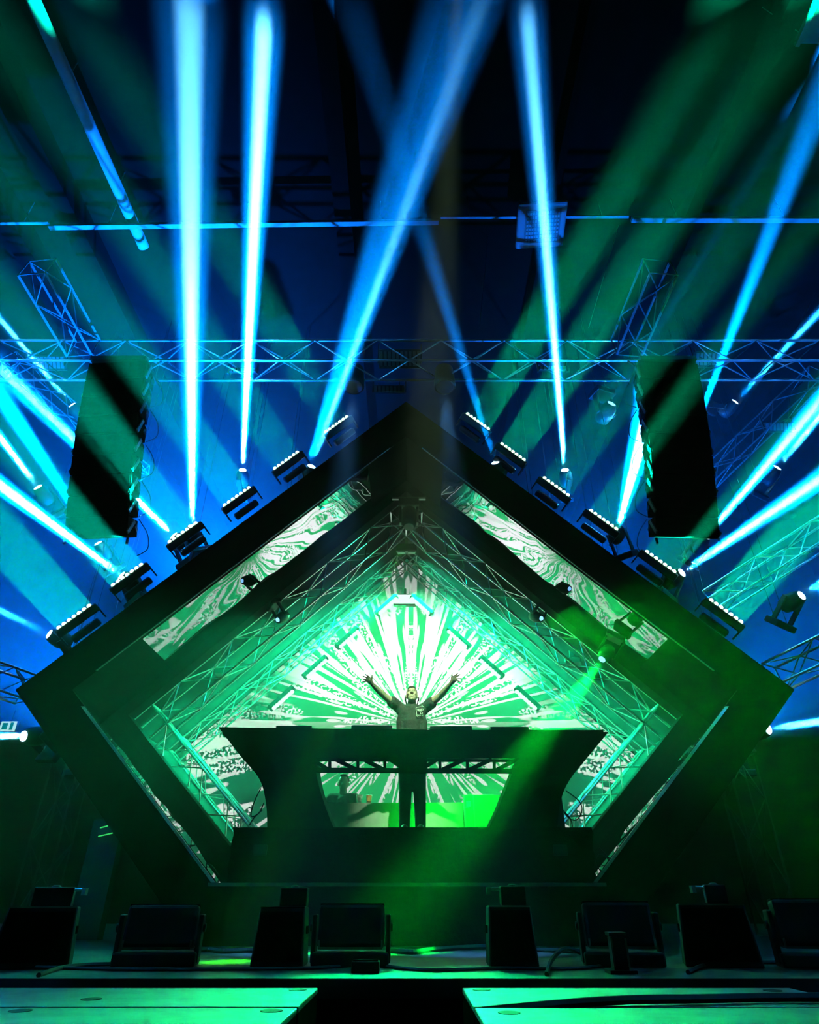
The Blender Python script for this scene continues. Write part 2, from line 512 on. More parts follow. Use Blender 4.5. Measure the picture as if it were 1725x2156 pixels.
# ------------------------------------------------------------------ booth
BY = 8.42
booth = empty('dj_booth', (0, BY, RT), 'black booth with wide flared top and open lattice middle', 'booth')
def pb(x, y, Y=BY): return P(x, y, Y)
def curve(pts, n=8):
    """smooth polyline through the points"""
    o = []
    for i in range(len(pts) - 1):
        p0 = V(pts[max(i - 1, 0)]); p1 = V(pts[i]); p2 = V(pts[i + 1]); p3 = V(pts[min(i + 2, len(pts) - 1)])
        for k in range(n):
            t = k / n
            o.append(.5 * ((2 * p1) + (p2 - p0) * t + (2 * p0 - 5 * p1 + 4 * p2 - p3) * t * t + (3 * p1 - p0 - 3 * p2 + p3) * t ** 3))
    o.append(V(pts[-1])); return o
Lout = curve([(460, 1531), (505, 1590), (546, 1640), (560, 1690), (563, 1742)])
Rout = curve([(1282, 1541), (1238, 1594), (1198, 1645), (1180, 1690), (1174, 1742)])
def at_y(poly, y):
    for a, b_ in zip(poly, poly[1:]):
        if a[1] <= y <= b_[1]: return a[0] + (b_[0] - a[0]) * (y - a[1]) / (b_[1] - a[1])
YL = 1596
topL = [p for p in Lout if p[1] < YL] + [V((at_y(Lout, YL), YL))]
topR = [p for p in Rout if p[1] < YL] + [V((at_y(Rout, YL), YL))]
poly = [pb(*p) for p in topL] + [pb(*p) for p in reversed(topR)]
obj('front_panel', MB().prism(poly, (0, .06, 0)), PAINT, booth)
za = pb(460, 1531).z
obj('worktop', MB().box(((pb(460, 1531).x + pb(1282, 1541).x) / 2, BY + .36, za - .05), (pb(1282, 1541).x - pb(460, 1531).x - .1, .6, .06)), PAINT, booth)
legL = [V((at_y(Lout, YL), YL))] + [p for p in Lout if p[1] > YL]
legR = [V((at_y(Rout, YL), YL))] + [p for p in Rout if p[1] > YL]
innL = curve([(662, 1596), (668, 1640), (684, 1695), (702, 1742)])
innR = curve([(1092, 1596), (1074, 1640), (1052, 1695), (1030, 1742)])
zb = RT + .002
def clampz(p): return V((p.x, p.y, max(p.z, zb)))
obj('leg', MB().prism([clampz(pb(*p)) for p in legL] + [clampz(pb(*p)) for p in reversed(innL)], (0, .55, 0)), PAINT, booth)
obj('leg', MB().prism([clampz(pb(*p)) for p in legR] + [clampz(pb(*p)) for p in reversed(innR)], (0, .55, 0)), PAINT, booth)
def bar(name, p, q, th, parent, m=PAINT, Y=BY, dep=.05):
    a, b_ = pb(*p, Y), pb(*q, Y); d = (b_ - a).normalized(); n = V((-d.z, 0, d.x)) * th / 2
    return obj(name, MB().prism([a - n, b_ - n, b_ + n, a + n], (0, dep, 0)), m, parent)
bar('lattice_rail', (660, 1621), (1086, 1623), .055, booth)
bar('lattice_rail', (655, 1599), (1096, 1601), .03, booth)
for x in (694, 753.5, 810.5, 927, 984.5, 1041.5):
    bar('lattice_post', (x, 1598), (x, 1620), .036, booth)
for (x0, x1) in ((655, 690), (704, 749), (762, 807), (820, 852)):
    bar('lattice_strut', (x0, 1597), (x1, 1619), .045, booth)
for (x0, x1) in ((1090, 1047), (1036, 989), (979, 932), (921, 886)):
    bar('lattice_strut', (x0, 1598), (x1, 1620), .045, booth)
obj('centre_panel', MB().prism([pb(838, 1596), pb(900, 1596), pb(898, 1628), pb(841, 1628)], (0, .05, 0)), PAINT, booth)

# ------------------------------------------------------------------ LED battens with seven lenses
ORD = ('nearest the apex', 'second from the apex', 'third from the apex', 'fourth from the apex', 'fifth from the apex', 'lowest')
def led_bar(name, label, group, c, u, n, length, lens_m, lamp, drop=.34, lr=.032, base=True):
    """c: middle of the lens row, u: along the bar, n: where the lenses point"""
    c = V(c); u = V(u).normalized(); n = V(n); n = (n - u * n.dot(u)).normalized(); w = u.cross(n)
    rot = Matrix((u, w, n)).transposed()
    e = empty(name, c - n * drop, label, 'stage light', group)
    obj('light_head', MB().box(c - n * .085, (length + .1, .1, .13), rot), BLACK, e, bevel=.025)
    if base:
        obj('base', MB().box(c - n * (drop - .06), (length * .8, .12, .11), rot), BLACK, e, bevel=.03)
        for s in (-1, 1):
            obj('bracket_arm', MB().box(c + u * s * (length / 2 + .035) - n * .19, (.02, .06, .2), rot), BLACK, e)
    if lamp and lamp[0] > 20:
        spot(e, c + n * .06, n, lamp[0], lamp[1], lamp[2], .12)
    if lamp and lamp[0] <= 20:                   # the seven narrow cells together: one slim light with a tight spread
        l = bpy.data.lights.new('batten_lamp', 'AREA')
        l.shape = 'RECTANGLE'; l.size = length; l.size_y = .05
        l.spread = math.radians(lamp[0]); l.energy = lamp[1]; l.color = lamp[2]
        o_ = bpy.data.objects.new('lamp_light', l); C.objects.link(o_)
        o_.parent = e; o_.location = c + n * .022 - wloc(e)
        o_.rotation_euler = Matrix((u, w, n * -1)).transposed().to_euler()
    for k in range(7):
        p = c + u * length * (k - 3) / 7
        obj('lens', MB().sphere(p - n * .012, lr, 1.12, 1, 1, 12, 8, rot), lens_m, e, smooth=True)
    return e
lefts = [(708, 892), (602, 968), (498, 1044), (384, 1120), (267, 1209), (155, 1297)]
rights = [(1007, 886), (1081, 950), (1172, 1023), (1272, 1093), (1392, 1181), (1530, 1285)]
YB = DA + .3
PWB = (170, 175, 185, 210, 250, 300)
PWR = (240, 210, 110, 105, 140, 330)
for i in range(6):
    for s, tab, word in ((-1, lefts, 'left'), (1, rights, 'right')):
        c = P(*tab[i], YB)
        u = V((s * .715, 0, -.70)); n = V((s * .55, -.80, .55))
        col = (0.0, .7, .45) if s < 0 else (0.0, .8, .33)
        pw = (PWB if s < 0 else PWR)[i]
        led_bar('led_batten', f'seven-lens green LED batten on the {word} slope of the portal, {ORD[i]}', f'LED battens on the {word} slope of the portal', c, u, n, .56, LENS_GREEN, (7, pw * .022, col), lr=.03)
# inner battens on the rear truss, facing the centre
inn_l = [(736, 1346, 'top'), (668, 1408, 'middle'), (597, 1474, 'bottom')]
inn_r = [(962, 1346, 'top'), (1031, 1408, 'middle'), (1107, 1474, 'bottom')]
YI = DCT - .1
for s, tab, word in ((-1, inn_l, 'left'), (1, inn_r, 'right')):
    for x, y, o_ in tab:
        c = P(x, y, YI)
        led_bar('led_batten', f'bright LED batten inside the rear truss diamond, {o_} one on the {word}', 'LED battens inside the rear truss diamond', c, (s * .715, 0, -.70), (-s * .55, -.55, -.6), .5, LENS_INNER, (40, 30, (.06, 1, .34)), drop=.3, lr=.04, base=False)
for s, x, word in ((-1, 818, 'left'), (1, 884, 'right')):
    led_bar('led_batten', f'bright green-white LED batten at the top of the rear truss diamond, {word} of the two', 'LED battens at the top of the rear truss diamond', P(x, 1276, YI), (s * .715, 0, -.70), (-s * .4, -.62, -.62), .5, LENS_INNER, (40, 60, (.06, 1, .34)), drop=.3, lr=.045, base=False)

# ------------------------------------------------------------------ moving heads and their beams
def moving_head(label, S, T, mount, ang, power, col=BLUE, lens=LENS_BLUE, halo=0.0, r=.065, size=1.0, group=None, haloang=3.2):
    S = V(S); d = (V(T) - S).normalized(); mt = V(mount).normalized()
    side = d.cross(mt); side = side.normalized() if side.length > .05 else V((1, 0, 0))
    k = size
    base_c = S - d * .17 * k + mt * .36 * k
    e = empty('moving_head', base_c, label, 'stage light', group)
    obj('head', MB().lathe(S - d * .36 * k, d, [(0, .06 * k), (.03 * k, .11 * k), (.16 * k, .135 * k), (.28 * k, .12 * k), (.345 * k, .095 * k), (.36 * k, .085 * k)], 18), BLACK, e, smooth=True)
    obj('lens', MB().lathe(S - d * .002, d, [(0, r * k * 1.1), (.012, r * k * 1.0), (.018, r * k * .6)], 18), lens, e, smooth=True)
    q = Matrix((side, mt.cross(side), mt)).transposed()
    for s_ in (-1, 1):
        obj('yoke_arm', MB().box(S - d * .17 * k + side * s_ * .155 * k + mt * .15 * k, (.03 * k, .09 * k, .38 * k), q), BLACK, e, bevel=.01)
    obj('base', MB().box(base_c + mt * .03 * k, (.36 * k, .28 * k, .1 * k), q), BLACK, e, bevel=.02)
    if 'slope' not in label:
        for s_ in (-1, 1):
            p_ = base_c + side * s_ * .12 * k
            obj('suspension_wire', MB().cone(p_, (p_.x, p_.y, RZ - .001), .005, .005, 5), RUBBER, e)
    spot(e, S + d * .03, d, ang * (1.7 if halo else 1.3), power * (1.6 if halo else 1), col, r * k * .8, 1.0)
    if halo >= .3:                               # hot centre of the beam
        spot(e, S + d * .03, d, ang * .75, power * halo * 9, (.10, .50, 1.0), r * k * .6, 1.0)
    return e
UP = (0, 0, 1); DN = (0, 0, -1)
K = 1000
heads = [
    # label, source px, Y, far px, Y, mount, angle, power kW, halo, lens
    ('moving head with a tall white-blue beam behind the left slope batten', (405, 1108), 8.95, (398, -150), None, (.5, 0, -.8), 5.2, 34, 1.7),
    ('moving head with the brightest white beam, hanging left of the apex', (511, 990), 9.7, (566, -160), None, (0, .8, -.5), 3.2, 230, 1.5),
    ('moving head on the left slope near the apex, beam leaning right', (656, 982), 8.9, (1085, -190), None, (.4, 0, -.9), 3.6, 34, 0.3),
    ('second moving head on the left slope near the apex, wider blue beam', (648, 986), 9.2, (1020, -190), None, (.4, .6, -.7), 5.04, 22, .08),
    ('moving head on the right slope near the apex, thin blue beam leaning left', (1044, 974), 8.7, (690, -160), None, (-.4, 0, -.9), 3.02, 14, .2),
    ('moving head with a bright white beam, hanging right of the apex', (1190, 990), 9.7, (1092, -190), None, (0, .8, -.5), 2.9, 70, 1.3),
    ('moving head with a short white beam behind the right speaker array', (1302, 1112), 9.0, (1385, 800), None, (.3, .3, -.9), 5.5, 170, .9),
    ('moving head behind the right speaker array, blue beam rising right', (1476, 872), 9.0, (1850, -120), None, (0, .5, 1), 3.4, 90, 0.08),
    ('moving head with a narrow beam, right of the right speaker array top', (1548, 846), 9.4, (1770, 610), 7.4, (-.5, .6, .6), 2.2, 95, 0.3),
    ('moving head with a short white beam at the right edge below the truss', (1637, 985), 9.0, (1790, 800), 7.6, (-.4, .7, -.5), 2.6, 120, 0.5),
    ('moving head under the bottom corner of the right speaker array', (1487, 1130), 9.6, (1800, 760), 6.6, (-.4, .6, -.6), 3.6, 110, 0.3),
    ('moving head on the right slope, long beam running off to the right', (1436, 1206), 8.7, (1800, 960), 6.4, (-.5, 0, -.8), 3.8, 100, 0.3),
    ('moving head at the right edge above the side truss', (1688, 1254), 8.6, (1800, 1185), 7.8, (-.4, .5, -.7), 3, 150, 0.7),
    ('low moving head at the right edge beside the portal corner', (1618, 1535), 9.0, (1800, 1508), 8.0, (-.3, .8, -.4), 2.4, 70, 0.4),
    ('moving head with a narrow beam, left of the left speaker array top', (152, 853), 9.4, (-60, 600), 7.4, (.5, .6, .6), 2.2, 110, 0.5),
    ('moving head behind the left speaker array, wide white beam to the left', (366, 1128), 9.2, (-80, 690), 6.4, (.4, .2, -.8), 4.2, 260, 0.9),
    ('moving head at the left edge with a short white beam', (80, 1026), 9.0, (-80, 815), 7.4, (.4, .7, -.5), 3.2, 170, 0.6),
    ('moving head under the bottom of the left speaker array', (207, 1144), 10.0, (-120, 650), 6.8, (.4, .6, -.6), 3.6, 110, 0.25),
    ('moving head on the left slope, long white beam running off to the left', (256, 1212), 8.7, (-90, 955), 6.8, (.5, 0, -.8), 3.8, 190, 0.7),
    ('moving head at the left edge beside the lowest batten, thin blue beam', (104, 1335), 9.2, (-80, 1247), 8.2, (.3, .8, -.5), 1.8, 45, 0.3),
    ('low moving head at the left edge beside the portal corner', (50, 1550), 9.0, (-120, 1548), 8.0, (.3, .8, -.4), 3, 160, 0.6),
]
for lab, s_, ys, t_, yt, mt, ang, pw, halo in heads:
    T_ = PZ(*t_, RZ) if yt is None else P(*t_, yt)
    moving_head(lab, P(*s_, ys), T_, mt, ang, pw * K, halo=halo)
moving_head('dim round-lens moving head hanging under the truss left of the right speaker array', P(1288, 850, 9.4), PZ(1830, -20, RZ), UP, 2.4, 5 * K, lens=LENS_DIM, size=1.25)

# green heads inside the tunnel and on the truss
GRN = (0.0, 1.0, .03)
moving_head('green spotlight hanging inside the tunnel on the right, aimed at the stage floor', P(1268, 1388, 9.0), P(850, 1960, 7.7), (.6, 0, .8), 13, 4.8 * K, GRN, LENS_DIM, 0, .06, .8)
moving_head('small blue-lit spotlight hanging inside the tunnel beside the right truss', P(1140, 1302, 9.6), P(1480, 1390, 7.4), (.6, 0, .8), 40, .13 * K, GRN, LENS_DIM, 0, .05, .7)
moving_head('green spotlight hanging inside the tunnel on the left', P(585, 1305, 9.6), P(330, 1450, 8.0), (-.6, 0, .8), 50, .035 * K, (0, 1, .3), LENS_DIM, 0, .05, .7)

# ------------------------------------------------------------------ overhead truss
zt = 10.02
truss('long horizontal box truss spanning above the portal', (-11.5, 8.2, zt), (11.5, 8.2, zt), .5, (0, 1, 0), .58, .026, .013, DALU)
def stub(label, px, s_):
    a = P(px, 708, 7.95); a = V((a.x, 7.9, zt))
    truss(label, a, a + V((s_ * .15, -1.5, .25)), .45, (1, 0, 0), .5, .022, .011, GREY)  # darker grey in place of aluminium, so the stubs look less lit
stub('short truss meeting the overhead truss at the left', 190, -1)
stub('short truss meeting the overhead truss at the right', 1310, 1)
# side trusses
truss('box truss rising to the right beside the lowest right batten', P(1500, 1270, 9.6), P(1790, 1085, 8.3), .36, (0, 0, 1), .45, .02, .01)
truss('low box truss end at the right edge beside the portal corner', P(1630, 1425, 9.2), P(1800, 1345, 8.2), .36, (0, 0, 1), .45, .02, .01)
truss('low box truss end at the left edge beside the portal corner', P(58, 1452, 9.2), P(-110, 1395, 8.2), .36, (0, 0, 1), .45, .02, .01)
truss('faint diagonal truss behind the right speaker array', P(1490, 1010, 10.5), P(1720, 790, 9.5), .36, (0, 0, 1), .5, .016, .009, GREY)
truss('faint diagonal truss behind the left speaker array', P(300, 1000, 10.8), P(20, 760, 9.6), .36, (0, 0, 1), .5, .016, .009, GREY)
truss('upright truss tower standing left of the portal', V((P(112, 1760, 10.4).x, 10.4, ST + .01)), V((P(112, 1760, 10.4).x, 10.4, 5.2)), .42, (1, 0, 0), .55, .02, .01, GREY)
truss('upright truss tower standing right of the portal', V((P(1588, 1760, 10.4).x, 10.4, ST + .01)), V((P(1588, 1760, 10.4).x, 10.4, 5.2)), .42, (1, 0, 0), .55, .02, .01, GREY)

def panel_light(label, c, w, h, tilt, pale=False, group=None):
    """flat strobe panel with a cell grid and a bracket"""
    c = V(c); rot = Matrix.Rotation(tilt, 3, 'X')
    e = empty('strobe_panel', c + V((0, 0, h / 2 + .1)), label, 'stage light', group)
    obj('housing', MB().box(c, (w, .1, h), rot), BLACK, e, bevel=.01)
    n = max(3, int(w / .07)); mb_list = []
    for i in range(n):
        x = -w / 2 + w * (i + .5) / n
        obj('cell', MB().box(c + rot @ V((x, -.055, 0)), (w / n * .7, .012, h * .75), rot), PALE if pale else GREY, e)
    for s_ in (-1, 1):
        obj('bracket_arm', MB().box(c + V((s_ * (w / 2 + .015), 0, h * .4)), (.02, .04, h + .16)), BLACK, e)
        if 8.6 < c.y < 8.8:
            obj('hanger', MB().cone(c + V((s_ * w * .4, 0, h * .3)), (c.x + s_ * w * .4, 8.45, zt + .25), .01, .01, 6), BLACK, e)
    return e
panel_light('dark strobe panel on the overhead truss above the left speaker array', P(105, 764, 8.75), .62, .3, .7)
panel_light('dark strobe panel on the overhead truss right of the right speaker array', P(1496, 757, 8.75), .62, .3, .7)
panel_light('pale thin LED bar under the overhead truss behind the brightest beam', P(512, 780, 8.3), .5, .08, .5, True)
panel_light('pale thin LED bar under the overhead truss behind the right white beam', P(1163, 776, 8.3), .5, .08, .5, True)
panel_light('dark strobe panel in the middle of the overhead truss above the apex', P(842, 756, 8.1), .75, .34, .7)
_sp = panel_light('grey strobe panel under the overhead truss just above the apex', P(820, 820, 8.9), .6, .14, .5)
for _x in (-.2, .2):
    _q = P(820, 820, 8.9); obj('hanger', MB().cone(_q + V((_x, 0, .07)), (_q.x + _x, 8.45, zt - .24), .008, .008, 6), BLACK, _sp)
panel_light('faint strobe panel at the right edge in front of the rear trusses', P(1640, 900, 10.0), .6, .2, .5)
for px, word in ((746, 'left'), (936, 'right')):
    top = V((P(px, 770, 8.3).x, 8.3, zt - .27)); c = P(px, 796, 8.4)
    e = empty('par_can', top, f'dark can spotlight hanging from the overhead truss just {word} of the apex', 'stage light', 'can spotlights above the apex')
    d = V((0, -.1, -1)).normalized()
    obj('can_body', MB().lathe(c - d * .28, d, [(0, .12), (.06, .17), (.5, .2), (.52, .19)], 18), BLACK, e, smooth=True)
    obj('lens', MB().lathe(c + d * .235, d, [(0, .17), (.01, .16)], 18), GREY, e)
    obj('hanging_bracket', MB().box((top + (c - d * .28)) / 2, (.05, .05, max(.08, (top - (c - d * .28)).length))), BLACK, e)
    spot(e, c + d * .27, d, 14, 300, (.1, .4, 1), .1)

# fixture hanging at the apex of the second frame
ax = V((XC + .05, DB - .16, 0))
zt2 = P(856, 1050, DB - .16).z; zb2 = P(856, 1140, DB - .16).z
e = empty('apex_spotlight', (ax.x, ax.y, zt2), 'black spotlight hanging inside the apex of the second frame', 'stage light')
obj('hanging_bar', MB().box((ax.x, ax.y, zt2), (.6, .05, .04)), TRIM, e)
obj('base', MB().box((ax.x, ax.y, zt2 - .12), (.36, .24, .16)), BLACK, e, bevel=.02)
for s_ in (-1, 1):
    obj('yoke_arm', MB().box((ax.x + s_ * .15, ax.y, zt2 - .36), (.04, .1, .34)), BLACK, e, bevel=.01)
obj('head', MB().lathe((ax.x, ax.y, zt2 - .22), (0, -.25, -1), [(0, .09), (.05, .13), (.35, .13), (.44, .1)], 18), BLACK, e, smooth=True)
obj('lens', MB().lathe(V((ax.x, ax.y, zt2 - .22)) + V((0, -.25, -1)).normalized() * .442, (0, -.25, -1), [(0, .09), (.008, .08)], 18), GREY, e)

# ------------------------------------------------------------------ line arrays
def line_array(label, px_b, s_):
    """nine cabinets hung in a curve, the bottom ones set back and tilted down"""
    n = 9; h = .325; w = .98
    y = 7.25; z = P(px_b, 762, 7.25).z
    xb = P(px_b, 1118, 8.15).x
    e = empty('line_array', (xb, y + .2, z + .05), label, 'speaker array', 'hanging speaker arrays')
    yaw = Matrix.Rotation(s_ * math.radians(4), 3, 'Z')
    pts = V((0, y, z)); 
    for i in range(n):
        a = math.radians(10 + 15 * i / (n - 1))
        dn = V((0, math.sin(a), -math.cos(a)))       # down the front
        bk = V((0, math.cos(a), math.sin(a)))        # into the box
        p0 = V((xb, pts.y, pts.z)); p1 = p0 + dn * (h - .008)
        hw = w / 2; b0 = .48
        def Q(x, p, back, inset=0): return p + yaw @ V((x, 0, 0)) + bk * back
        vs_ = [Q(-hw, p0, 0), Q(hw, p0, 0), Q(hw, p1, 0), Q(-hw, p1, 0),
               Q(-hw * .86, p0 + dn * .03, b0), Q(hw * .86, p0 + dn * .03, b0), Q(hw * .86, p1 - dn * .03, b0), Q(-hw * .86, p1 - dn * .03, b0)]
        c = obj('speaker_cabinet', MB().add(vs_, [(0, 1, 2, 3), (7, 6, 5, 4), (0, 4, 5, 1), (1, 5, 6, 2), (2, 6, 7, 3), (3, 7, 4, 0)]), PAINT, e, bevel=.008)
        g = .02
        vs_ = [Q(-hw + g, p0 + dn * g, -.006), Q(hw - g, p0 + dn * g, -.006), Q(hw - g, p1 - dn * g, -.006), Q(-hw + g, p1 - dn * g, -.006)]
        obj('grille', MB().prism(vs_, -bk * .012), CLOTH, c, origin=p0)
        for sd in (-1, 1):
            m_ = Q(sd * hw * 1.015, (p0 + p1) / 2, .09)
            obj('rigging_plate', MB().box(m_, (.02, .06, h * .9), Matrix.Rotation(-a, 3, 'X')), GREY, c, origin=m_)
            m_ = Q(sd * hw * .9, (p0 + p1) / 2, b0 * .72)
            obj('handle', MB().box(m_, (.05, .1, .06), Matrix.Rotation(-a, 3, 'X')), BLACK, c, origin=m_)
        if i % 2 == 0:
            q0 = Q(-s_ * hw * .88, p0, b0 + .01); q1 = Q(-s_ * hw * .88, p1 + dn * h * .8, b0 + .01)
            out_ = V((-s_ * .12, .08, -.02))
            obj('cable_loop', MB().path(curve([q0, q0.lerp(q1, .3) + out_, q0.lerp(q1, .7) + out_ * 1.1, q1], 6), .007), RUBBER, e)
        pts = pts + dn * h
    top = V((xb, y, z))
    obj('flying_bar', MB().box(top + V((0, .25, .05)), (.9, .6, .08)), BLACK, e)
    for xx in (-.3, .3):
        obj('chain', MB().cone(top + V((xx, .3, .07)), V((xb + xx, 8.0, zt - .2)), .015, .015, 6), BLACK, e)
    for xx in (-.47, .47):
        obj('rigging_pin', MB().box(V((xb + xx, pts.y + .03, pts.z - .03)), (.03, .03, .1)), BLACK, e)
line_array('black line array of speaker cabinets hanging at the left', 208, -1)
line_array('black line array of speaker cabinets hanging at the right', 1444, 1)

# ------------------------------------------------------------------ ceiling fittings
def rail(label, x0, x1, y0, y1, th):
    a = PZ(x0, y0, 11.95); b_ = PZ(x1, y1, 11.95)
    e = empty('ceiling_rail', (a + b_) / 2, label, 'ceiling rail')
    d = b_ - a
    obj('rail_profile', MB().box((a + b_) / 2, (d.length, th, th * .8), Matrix.Rotation(math.atan2(d.y, d.x), 3, 'Z')), PALE, e)
    for t in (.15, .5, .85):
        p = a.lerp(b_, t)
        obj('hanger', MB().cone(p, (p.x, p.y, RZ), .008, .008, 5), GREY, e)
rail('long pale ceiling rail crossing above the left half of the picture', 104, 924, 478, 467, .085)
rail('short pale ceiling rail running off at the left edge', -260, 103, 472, 469, .05)
rail('thin pale ceiling rail carrying the floodlight in the middle', 928, 1328, 458, 456, .045)
rail('long pale ceiling rail running off at the right edge', 1330, 1980, 462, 463, .09)
du = empty('ceiling_pipe', (-5.4, 9, 12.3), 'long pale pipe under the ceiling running away from the viewer at upper left', 'pipe')
pa = PZ(70, 0, 12.1); pb_ = PZ(303, 520, 12.1)
pa = pa + (pa - pb_) * .5
obj('pipe_run', MB().cone(pa, pb_, .1, .1, 16), PALE, du, smooth=True)
for t in (.2, .5, .8):
    p = pa.lerp(pb_, t); obj('hanger', MB().cone(p, (p.x, p.y, RZ), .012, .012, 5), GREY, du)
fc = PZ(1139, 474, 11.85)
fl = empty('floodlight', fc, 'square pale LED floodlight with a cell grid hanging from the ceiling rail', 'floodlight')
rotf = Matrix.Rotation(math.radians(-4), 3, 'Z') @ Matrix.Rotation(math.radians(-8), 3, 'X')
fw, fd = .86, .82
obj('housing', MB().box(fc, (fw, fd, .1), rotf), PALE, fl, bevel=.04)
obj('glass', MB().box(fc + rotf @ V((.02, 0, -.055)), (fw * .72, fd * .72, .012), rotf), GREY, fl)
for i in range(12):
    for j in range(8):
        obj('led_cell', MB().box(fc + rotf @ V((.02 + fw * .68 * ((i + .5) / 12 - .5), fd * .68 * ((j + .5) / 8 - .5), -.066)), (.032, .05, .012), rotf), WHITE, fl)
for s_ in (-1, 1):
    obj('hanger', MB().cone(fc + V((s_ * .3, 0, .05)), (fc.x + s_ * .3, fc.y, RZ), .012, .012, 5), GREY, fl)
uc = PZ(1716, 35, 12.0)
ul = empty('ceiling_luminaire', uc, 'pale ceiling lamp housing cut off by the top right corner', 'ceiling lamp')
obj('housing', MB().box(uc + V((.25, -.2, 0)), (.7, 1.0, .14)), PALE, ul, bevel=.02)
obj('edge_profile', MB().box(uc + V((-.1, -.2, -.06)), (.06, 1.05, .06)), PALE, ul)
obj('suspension_wire', MB().cone(uc + V((-.1, .2, .05)), (uc.x - .5, uc.y + .1, RZ), .006, .006, 5), GREY, ul)
for i, (x0, y0, x1, y1) in enumerate(((1303, 475, 1240, 690), (1028, 500, 1010, 690), (1718, 615, 1680, 690))):
    b_ = P(x1, y1, 7.9); a = PZ(x0, y0, RZ)
    tag(obj('rigging_wire', MB().cone(a, b_, .006, .006, 5), GREY, origin=a), ('thin rigging wire right of the floodlight', 'thin rigging wire left of the floodlight', 'thin rigging wire at the right edge above the truss', 'short wire above the left ceiling rail')[i], 'wire')
# exit sign
q = P(19, 1530, 12.5)
es = empty('exit_sign', q, 'small lit green and white exit sign at the far left', 'sign')
obj('sign_box', MB().box(q, (.32, .06, .2)), WHITE, es)
obj('sign_face', MB().box(q + V((0, -.035, 0)), (.3, .01, .18)), glow('sign_white', (.5, .9, .8), .9), es)
obj('sign_pictogram', MB().box(q + V((-.06, -.042, 0)), (.1, .006, .12)).box(q + V((.07, -.042, 0)), (.06, .006, .14)), glow('sign_green', (0, .4, .2), .4), es)
obj('bracket', MB().box(q + V((0, .04, .2)), (.02, .02, .25)), BLACK, es)

# ------------------------------------------------------------------ behind the booth
TZ = P(800, 1688, 10.0).z
tb = empty('side_table', (0, 10.3, RT), 'pale cloth-covered table behind the booth', 'table')
tx0, tx1 = P(690, 1700, 10.15).x, P(990, 1700, 10.15).x
obj('table_cloth', MB().prism([V((tx0 + .06, 10.1, ZP + .005)), V((tx1, 10.1, ZP + .005)), V((tx1, 10.1, TZ)), V((tx0 - .03, 10.1, TZ))], (0, .6, 0)), mat('table_cloth', (.30, .32, .32), .85, 0, .15, .2, 8), tb)
cup_m = mat('cup_white', (.8, .8, .78), .4)
cup_o = mat('cup_orange', (.75, .28, .12), .4)
for px, m_, lab in ((756.5, cup_m, 'white paper cup on the pale table behind the booth'), (777, cup_o, 'orange drink cup on the pale table behind the booth')):
    b0 = V((P(px, 1688, 10.25).x, 10.25, TZ + .002))
    e = empty('cup', b0, lab, 'cup')
    obj('cup_body', MB().lathe(b0, UP, [(0, .034), (.10, .044), (.115, .045)], 16), m_, e, smooth=True)
    obj('rim', MB().lathe(b0 + V((0, 0, .112)), UP, [(0, .047), (.006, .048), (.01, .046)], 16), WHITE, e, smooth=True)
    obj('label', MB().box(b0 + V((0, -.041, .055)), (.04, .006, .05)), GREY if m_ is cup_m else cup_o, e)
# flight case right
cz = P(1020, 1674, 9.8).z
cx0, cx1 = P(978, 1700, 9.85).x, P(1080, 1700, 9.85).x
fcs = empty('flight_case', ((cx0 + cx1) / 2, 9.85, RT), 'tall equipment case with a white label, right of the pale table behind the booth', 'case')
CASE = mat('case_panel', (.2, .21, .2), .5)
obj('case_body', MB().box(((cx0 + cx1) / 2, 9.9, (RT + cz) / 2 + .003), (cx1 - cx0, .25, cz - RT)), CASE, fcs, bevel=.01)
for xx in (cx0, P(997, 1700, 9.85).x):
    obj('edge_profile', MB().box((xx, 9.77, (RT + cz) / 2), (.02, .02, cz - RT)), ALU, fcs)
q = P(987, 1692, 9.76)
obj('label', MB().box((q.x, 9.768, q.z), (.07, .008, .07)), WHITE, fcs)
for k in range(3):
    obj('label_line', MB().box((q.x - .02 + .014 * k, 9.762, q.z - .045 + .03 * k), (.05, .006, .012)), WHITE, fcs)
# gear on the booth
def gear(name, label, x0, x1, y, h, Y):
    a = P(x0, y, Y); b_ = P(x1, y, Y); z0 = za - .018
    e = empty(name, ((a.x + b_.x) / 2, Y, z0), label, 'dj gear')
    w = b_.x - a.x
    obj('housing', MB().prism([V((a.x, Y - .15, z0)), V((b_.x, Y - .15, z0)), V((b_.x, Y - .15, z0 + h * .8)), V((a.x, Y - .15, z0 + h * .8))], (0, .32, h * .2)), BLACK, e, bevel=.006)
    obj('top_plate', MB().box(((a.x + b_.x) / 2, Y + .01, z0 + h * .92), (w * .94, .26, .012), Matrix.Rotation(h * .2 / .32, 3, 'X')), GREY, e)
    for k in range(4):
        obj('knob', MB().lathe((a.x + w * (k + 1) / 5, Y + .06, z0 + h), UP, [(0, .014), (.02, .012)], 10), BLACK, e)
gear('media_player', 'black media player on the booth, far left', 586, 660, 1530, .075, 8.68)
gear('media_player', 'black media player on the booth, left of the performer', 742, 826, 1530, .085, 8.68)
gear('mixer', 'black mixer on the booth right of the performer', 905, 992, 1536, .07, 8.68)
gear('media_player', 'black media player on the booth, far right', 1030, 1110, 1537, .06, 8.68)
